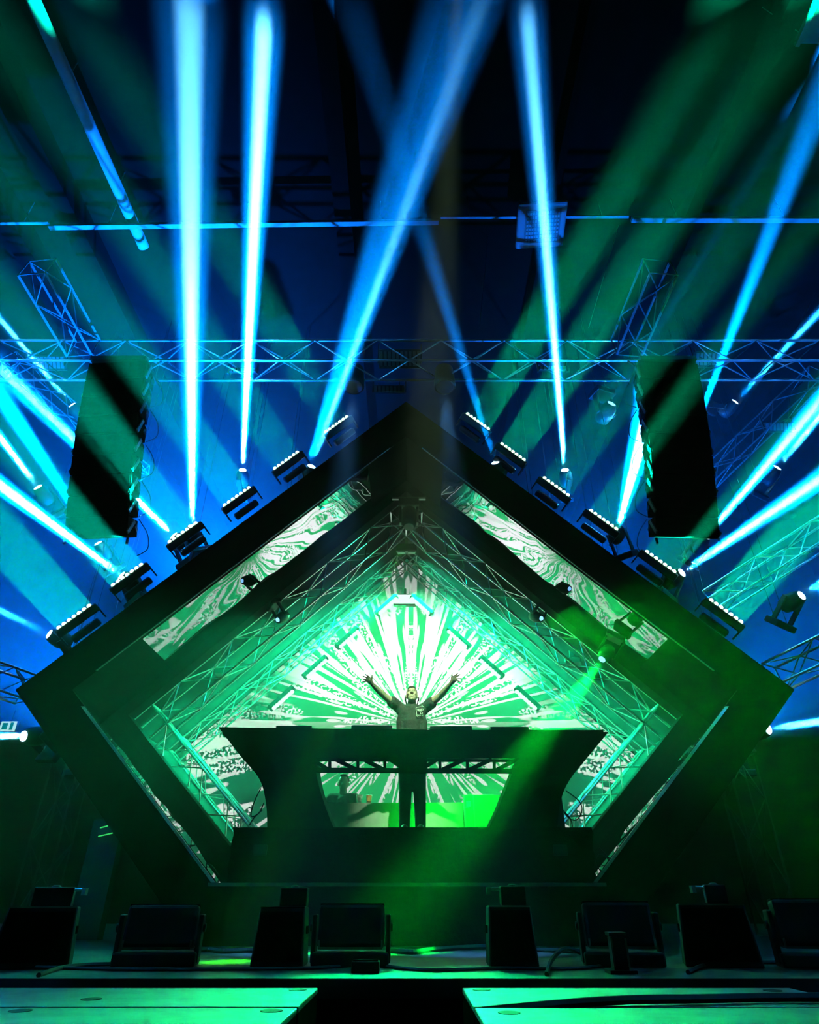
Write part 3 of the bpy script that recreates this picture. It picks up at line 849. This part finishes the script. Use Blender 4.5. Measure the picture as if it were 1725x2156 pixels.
# speakers/monitor on the riser right of the booth leg
q = P(1172, 1738, 8.75)
mo = empty('monitor_stand', (q.x + .03, 8.75, RT), 'dark upright box beside the right booth leg with a cable', 'box')
obj('box_body', MB().box((q.x + .03, 8.75, RT + .2), (.12, .2, .4)), BLACK, mo, bevel=.01)
obj('edge_profile', MB().box((q.x - .035, 8.65, RT + .18), (.012, .012, .34)), TRIM, mo)
def cable(label, pts, r=.008, m=RUBBER):
    c = curve([V(p) for p in pts], 8)
    return tag(obj('cable', MB().path(c, r), m, origin=c[0]), label, 'cable')
cable('thin black cable looping beside the left booth leg', [P(x, y, 8.7) for x, y in ((549, 1660), (535, 1690), (529, 1718), (545, 1712), (556, 1690))])
cable('second thin cable curling down beside the left booth leg', [P(x, y, 8.7) for x, y in ((553, 1705), (535, 1722), (525, 1738))])
cable('round black cable loop beside the right booth leg', [P(x, y, 8.9) for x, y in ((1192, 1665), (1218, 1685), (1226, 1705), (1215, 1726), (1198, 1722), (1182, 1702), (1200, 1722), (1206, 1741))])
cable('black cable hanging against the foil at the lower right', [P(x, y, 8.45) for x, y in ((1262, 1785), (1280, 1805), (1262, 1800), (1256, 1822), (1275, 1840))])
cable('black cable hanging against the foil at the lower left', [P(x, y, 8.45) for x, y in ((428, 1818), (445, 1822), (462, 1845))])

# ------------------------------------------------------------------ people
SKIN = mat('skin', (.52, .36, .29), .5, 0, .08)
SHIRT = mat('tshirt_black', (.03, .034, .034), .85, 0, .25, .3, 22)
TROUS = mat('trousers_black', (.02, .022, .024), .85, 0, .25, .3, 22)
HAIR = mat('short_dark_hair', (.035, .025, .02), .7, 0, .4, .6, 60)
def limb(mb, pts, n=12):
    """tapered limb with rounded joints: pts = [(point, radius)]"""
    for (a, ra), (b_, rb) in zip(pts, pts[1:]):
        mb.cone(a, b_, ra, rb, n)
    for p, r in pts:
        mb.sphere(p, r, 1, 1, 1, n, 8)
def fused(name, mb, m, parent, voxel, origin=None):
    o = obj(name, mb, m, parent, origin)
    md = o.modifiers.new('fuse', 'REMESH'); md.mode = 'VOXEL'; md.voxel_size = voxel; md.use_smooth_shade = True
    sm = o.modifiers.new('soften', 'SMOOTH'); sm.factor = .5; sm.iterations = 3
    return o
PY = 8.98
def pp(x, y, dy=0.0): return P(x, y, PY + dy)
foot_z = RT + .003
dj = empty('person', (pp(867, 1742).x, PY, foot_z), 'person in a black printed t-shirt behind the booth with both arms raised', 'person')
body = MB()
head_c = pp(867.5, 1464, .02); HX = head_c.x
neck = pp(867, 1488, .06)
chest = pp(867, 1502, .06)
sh_l, sh_r = pp(838, 1487, .06), pp(897, 1489, .06)
el_l, el_r = pp(808, 1464, -.12), pp(927, 1465, -.12)
wr_l, wr_r = pp(785, 1442, -.3), pp(948, 1441, -.3)
# head: tilted back, facing up and forward
tilt = Matrix.Rotation(math.radians(-16), 3, 'X')
def hd(x, y, z): return head_c + tilt @ V((x, y, z))
body.sphere(hd(0, .01, .02), .1, .78, .95, 1.08, 20, 14, tilt)          # skull
body.sphere(hd(0, -.025, -.05), .074, .86, .95, 1.0, 16, 10, tilt)      # jaw
body.sphere(hd(0, -.068, -.098), .026, 1.1, .9, .8, 10, 8, tilt)        # chin
limb(body, [(hd(0, -.088, .035), .011), (hd(0, -.108, -.012), .017)], 8)  # nose
for s_ in (-1, 1):
    body.sphere(hd(s_ * .0145, -.098, -.015), .011, 1, 1, .8, 8, 6)     # nostrils
    body.sphere(hd(s_ * .034, -.076, .045), .022, 1.25, .7, .5, 10, 6, tilt)  # brow
    body.sphere(hd(s_ * .045, -.066, -.012), .026, 1, .8, .8, 10, 6, tilt)    # cheek
    body.sphere(hd(s_ * .08, .018, -.008), .03, .4, .75, 1.1, 10, 8, tilt)    # ear
body.sphere(hd(0, -.088, -.047), .022, 1.2, .6, .35, 10, 6, tilt)       # upper lip
body.sphere(hd(0, -.086, -.068), .02, 1.15, .65, .4, 10, 6, tilt)       # lower lip
limb(body, [(hd(0, .02, -.06), .058), (neck + V((0, .0, -.01)), .066), (chest, .1)])
hips = V((HX, PY + .07, foot_z + .93))
for s_, a, b_, c_ in ((-1, sh_l, el_l, wr_l), (1, sh_r, el_r, wr_r)):
    limb(body, [(chest + V((s_ * .08, 0, .0)), .08), (a, .062), (a.lerp(b_, .45), .056), (b_, .045), (b_.lerp(c_, .3), .046), (c_, .029)])
limb(body, [(chest, .12), (hips, .13)])
for s_ in (-1, 1):
    kn = V((HX + s_ * .095 + .005, PY + .02, foot_z + .5)); an = V((HX + s_ * .105 + .005, PY + .06, foot_z + .09))
    limb(body, [(hips + V((s_ * .09, 0, -.03)), .1), (kn, .062), (kn.lerp(an, .3), .06), (an, .042)])
# hands: palm, four fingers, thumb
def hand(mb, wrist, palm_c, tips, thumb, yy, s_):
    pc = P(palm_c[0], palm_c[1], PY + yy)
    d = (pc - wrist).normalized()
    t0 = [P(x, y, PY + yy - .03) for x, y in tips]
    across = (t0[-1] - t0[0]).normalized()
    limb(mb, [(wrist, .028), (wrist.lerp(pc, .5), .031), (pc, .032)], 10)
    kn = []
    for k in range(4):
        q_ = pc + across * (k - 1.5) * .021 + d * .03
        kn.append(q_); limb(mb, [(pc + across * (k - 1.5) * .013 - d * .015, .02), (q_, .0125)], 8)
    for k in range(4):
        a = kn[k]; b_ = t0[k]; L = (.068, .08, .078, .06)[k]
        dd = (b_ - a).normalized()
        m1 = a + dd * L * .5 + V((0, -.004, 0)); m2 = a + dd * L * .8 + V((0, -.01, 0)); e_ = a + dd * L * 1.05 + V((0, -.02, 0))
        limb(mb, [(a, .0115), (m1, .0095), (m2, .0085), (e_, .007)], 8)
    th = P(thumb[0], thumb[1], PY + yy - .03)
    tb0 = wrist.lerp(pc, .45); dd = (th - tb0).normalized()
    limb(mb, [(tb0, .02), (tb0 + dd * .045, .0135), (tb0 + dd * .075 + d * .004, .0115), (tb0 + dd * .105 + d * .01, .008)], 8)
hand(body, wr_l, (777.5, 1432.5), [(760, 1437), (760, 1430), (764, 1424), (769, 1420)], (785, 1421), -.36, -1)
hand(body, wr_r, (956, 1431), [(971, 1437), (972, 1429), (969, 1421), (963, 1419)], (951, 1419), -.36, 1)
bo = fused('body', body, SKIN, dj, .0065)
bo['label'] = 'bare arms, hands and upturned face'
# t-shirt
sh = MB()
limb(sh, [(chest + V((0, 0, .03)), .125), (chest + V((0, .0, -.12)), .155), (V((HX, PY + .065, foot_z + 1.12)), .152), (V((HX, PY + .07, foot_z + .9)), .165)], 18)
for s_, a, b_ in ((-1, sh_l, el_l), (1, sh_r, el_r)):
    limb(sh, [(chest + V((s_ * .07, 0, -.02)), .125), (chest + V((s_ * .12, 0, -.12)), .1), (V((HX + s_ * .1, PY + .065, foot_z + 1.05)), .11), (V((HX + s_ * .09, PY + .07, foot_z + .9)), .12)], 14)
    limb(sh, [(chest + V((s_ * .1, 0, .01)), .095), (a, .079), (a.lerp(b_, .38), .083)], 14)
limb(sh, [(neck + V((0, .01, -.035)), .078), (chest, .12)], 14)
sho = fused('tshirt', sh, SHIRT, dj, .009)
# print on the chest
prt = MB()
pcn = P(885, 1498, PY - .078)
def st(x0, z0, x1, z1, w_=.006):
    a = V((pcn.x + x0, pcn.y + x0 * .3, pcn.z + z0)); b_ = V((pcn.x + x1, pcn.y + x1 * .3, pcn.z + z1))
    prt.path([a, b_], w_, 5)
for s_ in ((-.06, .045, -.045, -.06), (-.05, -.06, -.04, -.075), (-.06, .05, .02, .07), (.02, .085, .05, .07), (-.04, .03, -.03, .0), (-.03, .0, -.018, .032), (-.018, .032, -.008, .0), (-.004, .035, .004, .004), (.004, .004, .014, .04), (.02, .005, .024, .045), (.024, .045, .042, .04), (.042, .04, .04, .02), (.022, .022, .04, .02), (.0, -.01, .03, -.005), (.0, -.035, .03, -.03), (.002, -.01, .004, -.035), (.03, -.005, .03, -.03), (-.035, -.055, -.01, -.052), (-.002, -.052, .012, -.05), (.025, -.05, .04, -.048)):
    st(*s_, .0045)
pr_o = obj('shirt_print', prt, mat('print_white', (.85, .87, .85), .6), dj)
# trousers and shoes
tr = MB()
for s_ in (-1, 1):
    kn = V((HX + s_ * .095 + .005, PY + .02, foot_z + .5)); an = V((HX + s_ * .105 + .005, PY + .06, foot_z + .07))
    limb(tr, [(hips + V((s_ * .075, 0, 0)), .125), (kn, .088), (an, .072)], 14)
limb(tr, [(hips + V((0, 0, .05)), .15), (hips + V((0, 0, -.05)), .14)], 14)
fused('trousers', tr, TROUS, dj, .012)
for s_ in (-1, 1):
    fx = HX + s_ * .105 + .005
    obj('shoe', MB().sphere((fx, PY - .01, foot_z + .045), .06, .8, 2.1, .8, 14, 8).box((fx, PY - .01, foot_z + .012), (.085, .24, .024)), mat('shoe', (.12, .12, .12), .6), dj, smooth=True)
hr = MB()
hr.sphere(hd(0, .03, .052), .1, .83, .93, .88, 20, 12, tilt)
hr.sphere(hd(0, -.035, .098), .05, 1.15, .8, .55, 14, 8, tilt)
fused('hair', hr, HAIR, dj, .008)
ph_ = MB()
for s_ in (-1, 1):
    ph_.lathe(hd(s_ * .085, .01, -.055), (s_, 0, 0), [(0, .03), (.014, .032), (.02, .024)], 12)
ph_.path(curve([hd(-.09, .03, -.06), hd(-.07, .1, -.1), hd(0, .12, -.115), hd(.07, .1, -.1), hd(.09, .03, -.06)], 5), .008)
obj('headphones', ph_, BLACK, dj)

# seated crew member behind the table
cy = 10.85
ch = P(723, 1650, cy); ctop = P(723, 1633, cy)
cr_ = empty('person', (ch.x, cy + .1, ZP), 'person in dark clothes sitting behind the pale table, seen as a silhouette', 'person')
cb = MB()
cb.sphere(ch + V((0, 0, .02)), .105, .82, .95, 1.1, 18, 12)
cb.sphere(ch + V((0, -.03, -.06)), .07, .85, .9, .9, 14, 10)
limb(cb, [(ch + V((0, -.095, .02)), .012), (ch + V((0, -.11, -.02)), .017)], 8)
for s_ in (-1, 1):
    cb.sphere(ch + V((s_ * .088, .01, 0)), .03, .4, .7, 1.1, 10, 8)
cch = ch + V((0, .05, -.33))
limb(cb, [(ch + V((0, .02, -.06)), .06), (ch + V((0, .04, -.19)), .068), (cch, .12)])
chp = cch + V((0, .12, -.42))
limb(cb, [(cch, .15), (chp, .16)])
for s_ in (-1, 1):
    a = cch + V((s_ * .19, 0, .11)); b_ = a + V((s_ * .04, -.05, -.27)); c_ = b_ + V((-s_ * .08, -.24, -.02))
    limb(cb, [(cch + V((s_ * .08, 0, .07)), .09), (a, .066), (b_, .048), (c_, .032)])
    limb(cb, [(c_, .03), (c_ + V((-s_ * .02, -.07, .0)), .036)], 10)
    for k in range(4):
        f0 = c_ + V((-s_ * .02 + (k - 1.5) * .02, -.09, .0)); limb(cb, [(f0, .011), (f0 + V((0, -.04, -.005)), .009), (f0 + V((0, -.065, -.025)), .007)], 6)
    limb(cb, [(c_ + V((-s_ * .04, -.05, 0)), .014), (c_ + V((-s_ * .075, -.085, .0)), .009)], 6)
    kn = chp + V((s_ * .14, -.38, -.02)); an = V((kn.x, kn.y + .04, ZP + .09))
    limb(cb, [(chp + V((s_ * .09, 0, -.04)), .1), (kn, .066), (kn.lerp(an, .35), .058), (an, .04)])
    limb(cb, [(an + V((0, .03, -.04)), .04), (an + V((0, -.14, -.05)), .034)], 8)
fused('body', cb, SKIN, cr_, .009)
ct = MB()
limb(ct, [(cch + V((0, 0, .04)), .15), (cch + V((0, .04, -.2)), .18), (chp, .185)], 16)
for s_ in (-1, 1):
    a = cch + V((s_ * .19, 0, .11)); b_ = a + V((s_ * .04, -.05, -.27)); c_ = b_ + V((-s_ * .08, -.24, -.02))
    limb(ct, [(cch + V((s_ * .06, 0, .1)), .1), (a, .09), (b_, .068), (b_.lerp(c_, .85), .052)], 12)
fused('jacket', ct, SHIRT, cr_, .012)
cp = MB()
for s_ in (-1, 1):
    kn = chp + V((s_ * .14, -.38, -.02)); an = V((kn.x, kn.y + .04, ZP + .1))
    limb(cp, [(chp + V((s_ * .08, 0, -.03)), .13), (kn, .085), (an, .065)], 12)
fused('trousers', cp, TROUS, cr_, .014)
chh = MB(); chh.sphere(ch + V((0, .03, .05)), .11, .88, .95, .98, 18, 12); chh.sphere(ch + V((0, -.05, .12)), .05, 1.2, .9, .5, 12, 8)
fused('hair', chh, HAIR, cr_, .01)
stz = chp.z - .155
sto = empty('stool', (chp.x, chp.y, ZP), 'black stool under the person sitting behind the pale table', 'stool')
obj('seat', MB().lathe((chp.x, chp.y, stz - .05), UP, [(0, .17), (.02, .18), (.05, .175)], 18), BLACK, sto)
for k in range(4):
    t = math.pi / 4 + k * math.pi / 2
    obj('leg', MB().cone((chp.x + .2 * math.cos(t), chp.y + .2 * math.sin(t), ZP + .003), (chp.x + .12 * math.cos(t), chp.y + .12 * math.sin(t), stz - .05), .014, .014, 8), BLACK, sto)

# ------------------------------------------------------------------ front of the stage
def strobe(label, x0, x1, ytop, ybot, Y, rz=0):
    """LED panel on a U-bracket seen from behind"""
    a = P(x0, ybot, Y); b_ = P(x1, ybot, Y); cx_ = (a.x + b_.x) / 2; w = b_.x - a.x
    h = P(x0, ytop, Y).z - ST
    e = empty('floor_strobe', (cx_, Y, ST), label, 'stage light', 'floor strobes along the stage front')
    R_ = Matrix.Rotation(rz, 3, 'Z'); o_ = V((cx_, Y, ST))
    def B(name, c, s, m_=BLACK, bev=.01, tl=0):
        return obj(name, MB().box(o_ + R_ @ V(c), s, R_ @ Matrix.Rotation(tl, 3, 'X')), m_, e, bevel=bev)
    B('panel_housing', (0, 0, h * .64), (w * .82, .13, h * .7), BLACK, .025, -.12)
    B('panel_top_edge', (0, .02, h * .985), (w * .8, .1, .012), PAINT, 0, -.12)
    B('rear_lip', (0, -.085, h * .30), (w * .78, .012, .014), TRIM, 0)
    for s_ in (-1, 1):
        B('lip_corner', (s_ * w * .385, -.08, h * .36), (.012, .012, h * .14), TRIM, 0)
        B('bracket_arm', (s_ * w * .46, 0, h * .45), (.035, .12, h * .78), BLACK, .01)
        obj('tilt_knob', MB().lathe(o_ + R_ @ V((s_ * w * .485, 0, h * .62)), R_ @ V((s_, 0, 0)), [(0, .03), (.02, .028)], 12), BLACK, e)
    B('base', (0, 0, .05), (w * .94, .22, .09), BLACK, .015)
    return e
strobe('dark LED strobe panel on the stage floor, leftmost of the four', 238, 418, 1905, 2026, 5.75, .12)
strobe('dark LED strobe panel on the stage floor, front of the riser left of centre', 652, 824, 1904, 2026, 5.75, 0)
strobe('dark LED strobe panel on the stage floor behind the small gadget', 1226, 1400, 1899, 2026, 5.75, -.12)
strobe('dark LED strobe panel cut off by the right edge', 1640, 1830, 1893, 2020, 5.6, -.2)
def stack(x0, x1, ytop, ux0, ux1, uy, word, Y=5.8, rz=0, silver=0):
    a = P(x0, 1960, Y).x; b_ = P(x1, 1960, Y).x; h = P(x0, ytop, Y).z - ST; cx_ = (a + b_) / 2
    R_ = Matrix.Rotation(rz, 3, 'Z'); o_ = V((cx_, Y, ST))
    e = empty('floor_speaker', (cx_, Y, ST), f'black floor speaker box on the stage, {word}', 'speaker', 'floor speakers along the stage front')
    w = b_ - a
    obj('cabinet', MB().add([o_ + R_ @ V(p) for p in ((-w / 2, -.16, .002), (w / 2, -.16, .002), (w / 2, .2, .002), (-w / 2, .2, .002), (-w * .44, -.09, h), (w * .44, -.09, h), (w * .44, .18, h), (-w * .44, .18, h))], [(0, 1, 2, 3), (4, 5, 6, 7), (0, 1, 5, 4), (1, 2, 6, 5), (2, 3, 7, 6), (3, 0, 4, 7)]), BLACK, e, bevel=.012)
    obj('grille', MB().add([o_ + R_ @ V(p) for p in ((-w * .45, -.165, .04), (w * .45, -.165, .04), (w * .41, -.102, h - .03), (-w * .41, -.102, h - .03))], [(0, 1, 2, 3)]), CLOTH, e)
    obj('top_edge', MB().box(o_ + R_ @ V((0, -.088, h - .004)), (w * .86, .012, .01), R_), TRIM if silver else PAINT, e)
    for s_ in (-1, 1):
        obj('side_handle', MB().box(o_ + R_ @ V((s_ * w * .468, .05, h * .6)), (.02, .1, .05), R_), PAINT, e)
    ua = P(ux0, 1885, Y).x; ub = P(ux1, 1885, Y).x; uh = P(ux0, uy, Y).z - ST - h
    uo = V(((ua + ub) / 2, Y + .02, ST + h + .002))
    e2 = empty('effect_machine', uo, f'small black effect machine standing on the floor speaker, {word}', 'effect machine', 'effect machines on the floor speakers')
    obj('machine_body', MB().box(uo + V((0, 0, uh * .47)), (ub - ua, .16, uh * .94), R_), BLACK, e2, bevel=.008)
    obj('nozzle', MB().lathe(uo + V((0, 0, uh * .93)), UP, [(0, .035), (.012, .03), (.016, .02)], 14), BLACK, e2)
    if silver:
        obj('handle_bar', MB().cone(uo + V((silver * (ub - ua) * .5, 0, uh * .8)), uo + V((silver * ((ub - ua) * .5 + .1), 0, uh * .82)), .012, .012, 10), ALU, e2)
        obj('clamp', MB().box(uo + V((silver * ((ub - ua) * .5 + .09), 0, uh * .72)), (.03, .05, .05)), ALU, e2)
stack(8, 158, 1909, 74, 150, 1866, 'at the far left', 5.7, .35, 1)
stack(541, 648, 1909, 592, 648, 1867, 'left of the central green floor patch', 5.8, .03)
stack(1024, 1124, 1907, 1054, 1106, 1864, 'right of the central green floor patch', 5.8, -.03, -1)
stack(1432, 1580, 1903, 1488, 1530, 1861, 'at the right', 5.8, -.3, -1)
q = P(1308, 2048, 5.25)
gd = empty('floor_gadget', (q.x, 5.25, ST), 'small upright silver-topped gadget on the stage in front of the right strobe', 'gadget')
obj('gadget_body', MB().box((q.x, 5.25, ST + .11), (.1, .09, .2)), BLACK, gd, bevel=.008)
obj('gadget_top', MB().box((q.x, 5.25, ST + .225), (.12, .1, .02)), TRIM, gd)
obj('gadget_foot', MB().box((q.x, 5.25, ST + .012), (.18, .16, .02)), BLACK, gd)
for s_ in (-1, 1):
    obj('gadget_edge', MB().box((q.x + s_ * .05, 5.2, ST + .12), (.012, .012, .16)), TRIM, gd)
q = P(770, 2040, 5.3)
bx_ = empty('cable_box', (q.x, 5.3, ST), 'flat black cable junction box on the stage edge in front of the central strobe', 'box')
obj('box_body', MB().box((q.x, 5.3, ST + .035), (.19, .12, .066)), BLACK, bx_, bevel=.006)
obj('box_lid', MB().box((q.x, 5.3, ST + .072), (.17, .1, .008)), PAINT, bx_)
def fl(x, y, dz=.012): 
    p = PZ(x, y, ST); return V((p.x, max(p.y, SE + .03), ST + dz))
cable('long thin black cable lying along the stage front', [fl(x, y) for x, y in ((-60, 2036), (200, 2044), (420, 2045), (640, 2043), (745, 2036))], .012)
cable('long black cable lying across the right half of the stage front', [fl(x, y) for x, y in ((795, 2036), (900, 2047), (1050, 2043), (1200, 2044), (1280, 2036))], .012)
cable('bundle of black cables on the floor behind the left strobe', [fl(x, y, .02) for x, y in ((410, 2006), (440, 2004), (470, 2008), (520, 2006), (560, 2008))], .022)
cable('bundle of black cables on the floor right of the central strobe', [fl(x, y, .02) for x, y in ((820, 2006), (870, 2010), (905, 2005), (960, 2001), (1030, 1998))], .024)
cable('black cable arching up over the stage edge', [fl(1152, 2056), fl(1165, 2042, .06), fl(1195, 2030, .1), fl(1240, 2028, .05), fl(1300, 2030)], .016)
cable('black cable on the stage at the right', [fl(x, y) for x, y in ((1450, 2052), (1490, 2036), (1560, 2030), (1640, 2030), (1760, 2024))], .016)
cable('striped black cable on the stage at the left', [fl(x, y) for x, y in ((80, 2058), (130, 2042), (180, 2036), (235, 2034))], .016)
cable('black cable between the right floor speaker and the third strobe', [fl(x, y, .015) for x, y in ((1120, 2004), (1180, 2006), (1230, 2008))], .024)
# small unit with two green indicator strips
q = P(222, 1752, 9.4)
iu = empty('indicator_rack', (q.x, 9.4, ST), 'dark rack with two green indicator strips left of the portal', 'rack')
obj('rack_body', MB().box((q.x, 9.5, (ST + q.z + .15) / 2), (.4, .18, q.z + .15 - ST - .004)), BLACK, iu)
for x0, y0, x1, y1 in ((211, 1743, 227, 1739), (207, 1761, 237, 1754)):
    obj('indicator_strip', MB().cone(P(x0, y0, 9.39), P(x1, y1, 9.39), .008, .008, 6), glow('indicator_green', (.05, .8, .15), .8), iu)

# ------------------------------------------------------------------ cabinets in front of the stage
def sub(label, x0, x1, y0, y1, cups, skew=0):
    z1 = ST - .0; e = empty('subwoofer', ((x0 + x1) / 2, (y0 + y1) / 2, 0), label, 'subwoofer', 'subwoofers in front of the stage')
    obj('cabinet', MB().prism([V((x0, y0, .003)), V((x1, y0, .003)), V((x1 + skew, y1, .003)), V((x0, y1, .003))], (0, 0, z1 - .03)), PAINT, e)
    obj('lid', MB().prism([V((x0, y0, z1 - .026)), V((x1, y0, z1 - .026)), V((x1 + skew, y1, z1 - .026)), V((x0, y1, z1 - .026))], (0, 0, .026)), LID, e, bevel=.006)
    for cx_, cy_ in cups:
        obj('stacking_cup', MB().lathe((cx_, cy_, z1 + .0005), UP, [(0, .05), (.002, .05)], 20), BLACK, e)
    obj('grille', MB().box(((x0 + x1) / 2, y0 - .012, z1 * .45), (x1 - x0 - .1, .02, z1 * .8)), CLOTH, e)
sub('green-lit subwoofer top, left row next to the stage', -2.6, -.52, 3.70, 4.43, [(-.62, 4.33), (-1.6, 3.95)])
sub('green-lit subwoofer top, left row nearest the viewer', -2.6, -.52, 2.94, 3.66, [(-.62, 3.56), (-1.75, 3.56)])
sub('green-lit subwoofer top, right row next to the stage', .30, 2.16, 3.70, 4.43, [(.40, 4.33), (2.0, 4.3)])
sub('green-lit subwoofer top, right row nearest the viewer', .30, 2.16, 2.94, 3.66, [(.44, 3.5)])
cable('thick black cable crossing the right subwoofer tops', [V((x, y, ST + z)) for x, y, z in ((.34, 3.68, -.015), (.6, 3.685, .004), (1.0, 3.72, .022), (1.4, 3.77, .022), (1.8, 3.82, .022), (2.3, 3.81, .022))], .02)

# ------------------------------------------------------------------ light inside the tunnel
gl = empty('tunnel_green_light', P(853, 1262, DL - .35), 'bright green floodlight in the apex of the rear truss diamond', 'stage light')
gp = wloc(gl)
obj('housing', MB().box(gp + V((0, .1, .02)), (.5, .12, .26)), BLACK, gl, bevel=.02)
obj('lamp_face', MB().box(gp + V((0, .03, .02)), (.44, .02, .2)), LENS_INNER, gl)
obj('bracket', MB().box(gp + V((0, .12, .2)), (.06, .05, .2)), BLACK, gl)
spot(gl, gp + V((0, -.05, 0)), V((-.45, -1, -.16)), 62, 8, (0, 1, .38), .15)
spot(gl, gp + V((0, -.05, 0)), V((.5, -1, -.14)), 62, 14, (0, 1, .16), .15)
spot(gl, gp + V((0, -.05, 0)), V((.1, -8.5, -5.4)), 25, 420, (0, 1, .22), .15)  # extra spot added to brighten the subwoofer tops

for s_ in (-1, 1):
    spot(gl, gp + V((s_ * .15, -.35, .1)), V((s_ * .75, -.12, -.72)), 48, 850, (0, 1, .36), .1)  # extra pair added to fill the tunnel haze with green

for x_, z_, d_, pw_, word in ((-3.4, 5.6, (-.3, -.1, 1), 760, 'left of the performer'), (-5.6, 3.9, (-.6, -.1, .8), 230, 'at the far left'), (3.0, 5.8, (.3, -.1, 1), 150, 'right of the performer'), (5.6, 3.9, (.6, -.1, .8), 110, 'at the far right')):
    q = V((x_, 10.9, z_))
    moving_head(f'blue lamp added behind the portal to tint the haze, {word}', q, q + V(d_), DN, 85, pw_ * 1.5, (.0, .14, 1.0), GREY, 0, .08, 1.0)  # wide lamps added to give the haze its blue glow

# lamp of the apex spotlight, aimed at the stage front
_p = V((ax.x, ax.y, zt2 - .22)) + V((0, -.25, -1)).normalized() * .5
spot([o for o in bpy.data.objects if o.name == 'apex_spotlight'][0], _p, PZ(478, 2025, ST)  - _p, 5, 750, (0.05, 1, .02), .06)
# key light added to brighten the performer, on an added unseen truss
ft = truss('added truss for the key light above the viewer, out of the picture', (-3, 2.2, 11.6), (3, 2.2, 11.6), .4, (0, 1, 0), .8, .022, .011, GREY)
moving_head('key light added above the viewer to brighten the performer', V((.6, 2.3, 11.0)), head_c + V((0, 0, -.25)), UP, 6.8, 380, (.58, 1, .5), GREY, 0, .07, 1.0)

# lamp added under the worktop to brighten the table behind the booth
wl_p = V((.75, 8.95, RT + 1.0))
wl = empty('added_lamp', wl_p, 'small green lamp added under the booth worktop to brighten the table', 'lamp')
obj('lamp_head', MB().lathe(wl_p + V((0, -.06, .05)), (0, .8, -.6), [(0, .02), (.02, .04), (.07, .045)], 14), BLACK, wl, smooth=True)
obj('clamp', MB().box(wl_p + V((0, -.07, .08)), (.03, .03, .08)), BLACK, wl)
spot(wl, wl_p + V((0, .02, -.01)), (-.05, .85, -.55), 95, 14, (0, 1, .02), .03)

# green light added under the front truss apex to tint the tunnel haze
g2_p = V((XC, 10.75, ZC + 3.45))
g2 = empty('tunnel_green_light', g2_p, 'green light added under the apex of the front truss diamond to tint the haze', 'stage light')
obj('housing', MB().box(g2_p + V((0, 0, .06)), (.4, .14, .16)), BLACK, g2, bevel=.02)
obj('bracket', MB().box(g2_p + V((0, 0, .24)), (.06, .05, .24)), BLACK, g2)
for s_ in (-1, 1):
    obj('lamp_face', MB().box(g2_p + V((s_ * .1, 0, -.03)), (.14, .1, .02)), GREY, g2)
    spot(g2, g2_p + V((s_ * .1, 0, -.06)), (s_ * .72, 0, -.70), 40, 260, (0, 1, .42), .06)
